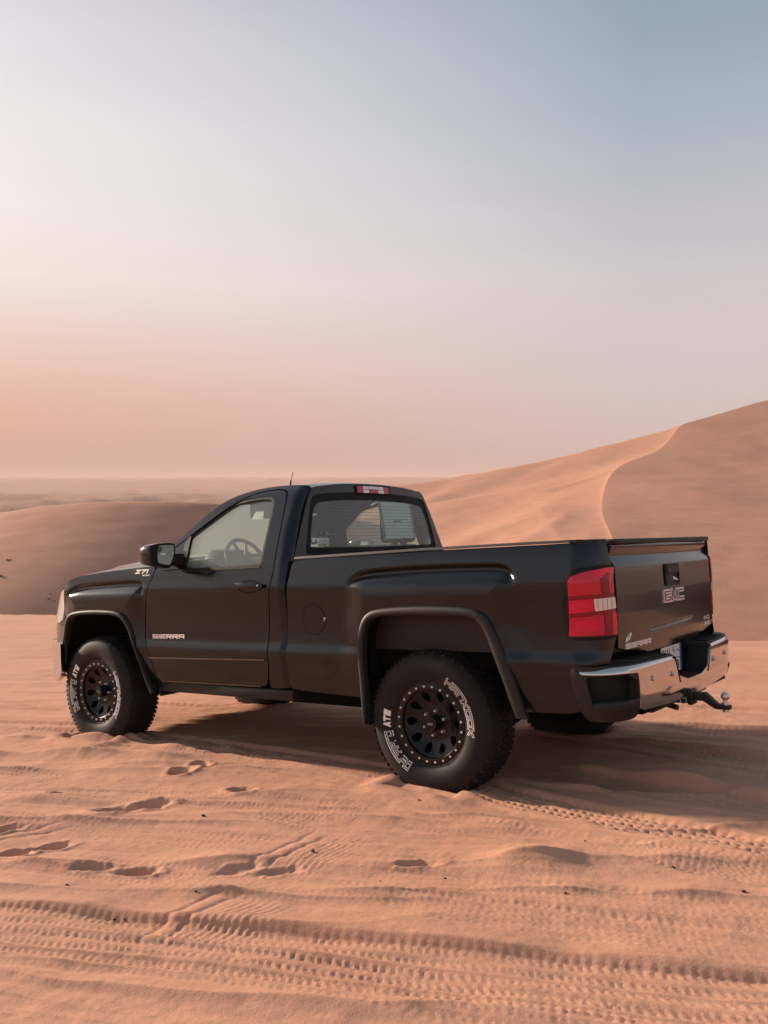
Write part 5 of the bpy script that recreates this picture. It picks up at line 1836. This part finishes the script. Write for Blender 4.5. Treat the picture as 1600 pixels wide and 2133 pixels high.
def make_wheel():
    # rim barrel
    w = lathe('wheel', [(.2165, -.25), (.236, -.245), (.226, -.22), (.205, -.20), (.195, -.10), (.2105, -.045), (.222, -.028), (.238, -.014), (.2425, -.004), (.241, .001), (.236, .003), (.231, .001), (.227, -.002)], WHEELM, truck)
    # tyre
    pr = [(.220, -.24)] + [(r, -.248 - y) for r, y in zip(SWR, SWY)] + [(.404, -.215), (.404, -.03)] + [(r, y) for r, y in zip(SWR[::-1], SWY[::-1])] + [(.222, -.012)]
    lathe('tyre', pr, RUBBER, w, 120)
    # tread blocks
    tb = MB()
    nb_ = 72
    for row, (y0, y1, r0, ph, sk) in enumerate(((-.002, -.050, .410, 0, .4), (-.056, -.095, .412, .5, -.5), (-.101, -.147, .4125, .15, .5), (-.153, -.192, .412, .65, -.5), (-.198, -.246, .410, .3, .4))):
        for k in range(nb_):
            a0 = 2 * math.pi * (k + ph) / nb_
            wd = 2 * math.pi / nb_ * (.36 if k % 2 else .30)
            v = []
            for r in (.398, r0):
                for (da_, yy) in ((-wd, y0), (wd, y0), (wd, y1), (-wd, y1)):
                    a = a0 + da_ + sk * (yy - (y0 + y1) / 2)
                    rr_ = r - (.010 if (row in (0,) and yy == y0) or (row == 4 and yy == y1) else 0) * (1 if r == r0 else 0)
                    v.append((-rr_ * math.sin(a), yy, rr_ * math.cos(a)))
            tb.add(v, [[4, 5, 6, 7], [0, 1, 5, 4], [1, 2, 6, 5], [2, 3, 7, 6], [3, 0, 4, 7]])
        if row in (0, 4):
            for k in range(nb_):
                a0 = 2 * math.pi * (k + ph) / nb_
                wd = 2 * math.pi / nb_ * .30
                s_ = 1 if row == 0 else -1
                v = []
                ra, rb_ = .404, (.390 if k % 2 else .395)
                ya, yb = (-.004, sidewall(rb_)) if row == 0 else (-.244, -.248 - sidewall(rb_))
                for rr_, yy, h in ((ra, ya, 0), (rb_, yb, 0), (ra, ya, .004), (rb_, yb, .002)):
                    for da_ in (-wd, wd):
                        a = a0 + da_
                        v.append((-rr_ * math.sin(a), yy + s_ * h, rr_ * math.cos(a)))
                tb.add(v, [[0, 1, 3, 2], [4, 6, 7, 5], [0, 4, 5, 1], [1, 5, 7, 3], [3, 7, 6, 2], [2, 6, 4, 0]])
    tb.build('tyre_tread', RUBBER, w, smooth=False, kind='stuff')
    # bolted ring
    lathe('bolt_ring', [(.227, -.010), (.227, .0005), (.223, .002), (.195, .0015), (.191, -.002), (.189, -.03)], WHEELM, w)
    bo = MB()
    for k in range(24):
        a = 2 * math.pi * (k + .5) / 24
        c_ = Vector((-.2105 * math.sin(a), 0, .2105 * math.cos(a)))
        bo.tube([c_ + Vector((0, .001, 0)), c_ + Vector((0, .006, 0)), c_ + Vector((0, .0085, 0))], [.0064, .0064, .004], 8)
    bo.build('ring_bolts', BADGE, w, kind='stuff')
    # dished face with windows
    holes_ = []
    for k in range(10):
        a0 = 2 * math.pi * (k + .5) / 10
        h = []
        for q in np.linspace(0, 2 * math.pi, 20, endpoint=False):
            rr_ = .1475 + .030 * math.cos(q)
            wv_ = (.0225 + .010 * math.cos(q)) * math.sin(q)
            a = a0 + wv_ / rr_ * 1.0
            h.append((rr_ * math.sin(a), rr_ * math.cos(a)))
        holes_.append(np.array(h))
    outer = np.array([(.189 * math.sin(a), .189 * math.cos(a)) for a in np.linspace(0, 2 * math.pi, 80, endpoint=False)])

    def face(u, v):
        r = np.hypot(u, v)
        y = np.interp(r, [0, .05, .088, .098, .115, .15, .175, .185, .19], [-.062, -.062, -.062, -.064, -.060, -.046, -.030, -.022, -.020])
        return -u, y, v
    panel('wheel_face', outer, face, WHEELM, w, holes=holes_, step=.009, thick=.022, sgn=1, smooth=0, bstep=.006)
    lathe('brake_drum', [(.001, -.11), (.16, -.11), (.165, -.12), (.165, -.2), (.001, -.2)], BLACK, w, 40)
    for k in range(6):
        a = 2 * math.pi * (k + .15) / 6
        c_ = Vector((-.0698 * math.sin(a), 0, .0698 * math.cos(a)))
        ln = MB()
        ln.tube([c_ + Vector((0, -.064, 0)), c_ + Vector((0, -.040, 0)), c_ + Vector((0, -.034, 0))], [.0098, .0098, .006], 6)
        ln.build('lug_nut', STEEL, w, sharp=20)
    lathe('hub_cap', [(.0425, -.064), (.0415, -.006), (.040, -.002), (.036, .000), (.034, -.003), (.001, -.003)], WHEELM, w, 36)
    bars = []
    for k in range(6):
        x = -.017 + .0058 * k
        bars.append([(x, -.006), (x + .0038, -.006), (x + .0038, .006), (x, .006)])
    P2, T2 = union_tris(bars)
    raised('cap_logo', P2, T2, lambda u, v, h: (-u, -.003 + h, v), GREYINK, w, -.001, .0015)
    # raised white lettering
    for word, a0, a1, hollow, sh, r0, r1 in (('Hankook', 27, 99, .46, .16, .256, .309), ('Dynapro', 208, 259, .46, .12, .254, .309), ('VT2', 263, 284, 0, .15, .258, .307)):
        (P2, T2), _ = stroke_letters(word, w=.30 if hollow else .30, gap=.12, aspect=1.42 if hollow else 1.05, slant=sh, hollow=hollow)
        lo, hi_ = P2.min(0), P2.max(0)
        Q = (P2 - lo) / (hi_ - lo)

        def tm(u, v, h):
            r = r0 + v * (r1 - r0)
            a = R(a0 + u * (a1 - a0))
            return -r * math.sin(a), sidewall(r) + h, r * math.cos(a)
        raised('tyre_lettering', Q, T2, tm, WHITE, w, -.001, .0016)
    return w


proto = make_wheel()
kids = list(proto.children)


def copy_wheel():
    o = proto.copy()
    COL.objects.link(o)
    o.parent = truck
    for c_ in kids:
        d = c_.copy()
        COL.objects.link(d)
        d.parent = o
    return o


def place(o, loc, side, clock, steer=0):
    # clock: degrees clockwise seen from outside
    o.matrix_parent_inverse = Matrix()
    m_ = Matrix.Translation(loc) @ Matrix.Rotation(R(steer), 4, 'Z')
    if side < 0:
        m_ = m_ @ Matrix.Rotation(math.pi, 4, 'Z')
    m_ = m_ @ Matrix.Rotation(-R(clock), 4, 'Y')
    o.matrix_basis = m_


place(proto, (0, .955, .400), 1, 0)
place(copy_wheel(), (3.023, .955, .418), 1, 28)
place(copy_wheel(), (0, -.955, .400), -1, 80)
place(copy_wheel(), (3.023, -.955, .418), -1, 150)

# ================================================================== SMALL THINGS
PEB = [(-1.76, -1.24, 1.3), (-1.16, -1.83, 1.5), (-2.12, -2.19, .9), (-1.58, -2.3, .7), (-1.84, -2.49, .8), (-1.80, -2.5, .7), (-.66, -1.05, 1.0), (.04, -1.84, .8), (.31, -2.22, 1.3), (.48, -2.5, 1.2), (-.60, -2.22, .8), (-.17, -2.46, .8), (-.79, -3.16, .7), (-.99, -1.71, .6), (-1.19, -1.91, .6), (-.86, -2.24, .6), (.65, -2.03, .7)]
base_p = None
for i, (x, y, s_) in enumerate(PEB):
    if base_p is None:
        bm = bmesh.new()
        bmesh.ops.create_icosphere(bm, subdivisions=2, radius=1)
        for v in bm.verts:
            k = 1 + .28 * float(fbm(np.array([[v.co.x * 1.3 + 2]]), np.array([[v.co.y * 1.3 + v.co.z * 1.7]]), 2)[0, 0])
            v.co = Vector((v.co.x * 1.35, v.co.y * .9, v.co.z * .7)) * k
        me = bpy.data.meshes.new('pebble')
        bm.to_mesh(me)
        bm.free()
        base_p = link('pebble', me, STONE)
        o = base_p
    else:
        o = base_p.copy()
        COL.objects.link(o)
    r = .0062 * s_
    o.scale = (r, r, r)
    o.rotation_euler = (random.uniform(-.3, .3), random.uniform(-.3, .3), random.uniform(0, 6.28))
    o.location = (x, y, ground_z(x, y) + r * .35)
    tag(o, 'tiny dark pebble lying on the tracked sand', 'pebble', 'dark pebbles scattered on the sand')

SHR = [(-19.89, 40.54, 0.36, 'dark flat shrub highest on the shaded dune at the left edge'), (-19.36, 38.32, 0.42, 'largest round shrub cut off by the left edge on the shaded dune'), (-16.17, 35.92, 0.24, 'dark shrub in the clump beside the truck headlight at the dune foot'), (-15.92, 35.79, 0.17, 'low shrub nearest the truck headlight at the dune foot'), (-16.28, 36.42, 0.2, 'upper shrub of the clump beside the truck headlight'), (-18.77, 42.55, 0.09, 'tiny dry tuft dotted on the shaded dune left of the truck'), (-18.05, 37.47, 0.13, 'tiny dry tuft dotted on the shaded dune left of the truck'), (-17.87, 38.64, 0.11, 'tiny dry tuft dotted on the shaded dune left of the truck'), (-17.51, 37.67, 0.11, 'tiny dry tuft dotted on the shaded dune left of the truck'), (-17.21, 36.58, 0.13, 'tiny dry tuft dotted on the shaded dune left of the truck'), (-17.7, 35.81, 0.1, 'tiny dry tuft dotted on the shaded dune left of the truck'), (-16.64, 36.0, 0.09, 'tiny dry tuft dotted on the shaded dune left of the truck'), (-17.31, 41.64, 0.09, 'tiny dry tuft dotted on the shaded dune left of the truck'), (-16.49, 41.41, 0.09, 'tiny dry tuft dotted on the shaded dune left of the truck')]
dgs = bpy.context.evaluated_depsgraph_get()
for x, y, s_, lab in SHR:
    hit, loc, nrm, idx = hump.ray_cast(Vector((x, y, 30)), Vector((0, 0, -1)))
    z = loc.z if hit else ground_z(x, y)
    root = bpy.data.objects.new('desert_shrub' if s_ > .15 else 'dry_tuft', None)
    COL.objects.link(root)
    root.location = (x, y, z - .02)
    tag(root, lab, 'shrub' if s_ > .15 else 'tuft', 'dry shrubs on the shaded dune' if s_ > .15 else 'dry tufts on the shaded dune')
    tw, lf = MB(), MB()
    for k in range(26 if s_ > .15 else 12):
        a, e = random.uniform(0, 6.28), random.uniform(.15, 1.1)
        L = s_ * random.uniform(.25, .55)
        d = Vector((math.cos(a) * math.cos(e), math.sin(a) * math.cos(e), math.sin(e) * .6))
        m1 = d * L * .5 + Vector((0, 0, .04 * s_))
        tw.tube([(0, 0, 0), m1, d * L], [.012 * s_, .008 * s_, .003 * s_], 4, caps=False)
        for q in range(9):
            c_ = d * L * random.uniform(.4, 1.05) + Vector([random.uniform(-.06, .06) * s_ for _ in range(3)])
            u_ = Vector([random.uniform(-1, 1) for _ in range(3)]).normalized() * .05 * s_
            w_ = u_.cross(Vector([random.uniform(-1, 1) for _ in range(3)])).normalized() * .016 * s_
            lf.add([c_ - u_, c_ + w_, c_ + u_, c_ - w_], [[0, 1, 2, 3]])
    tw.build('twigs', TWIG, root)
    lf.build('foliage', TWIG, root, smooth=False)
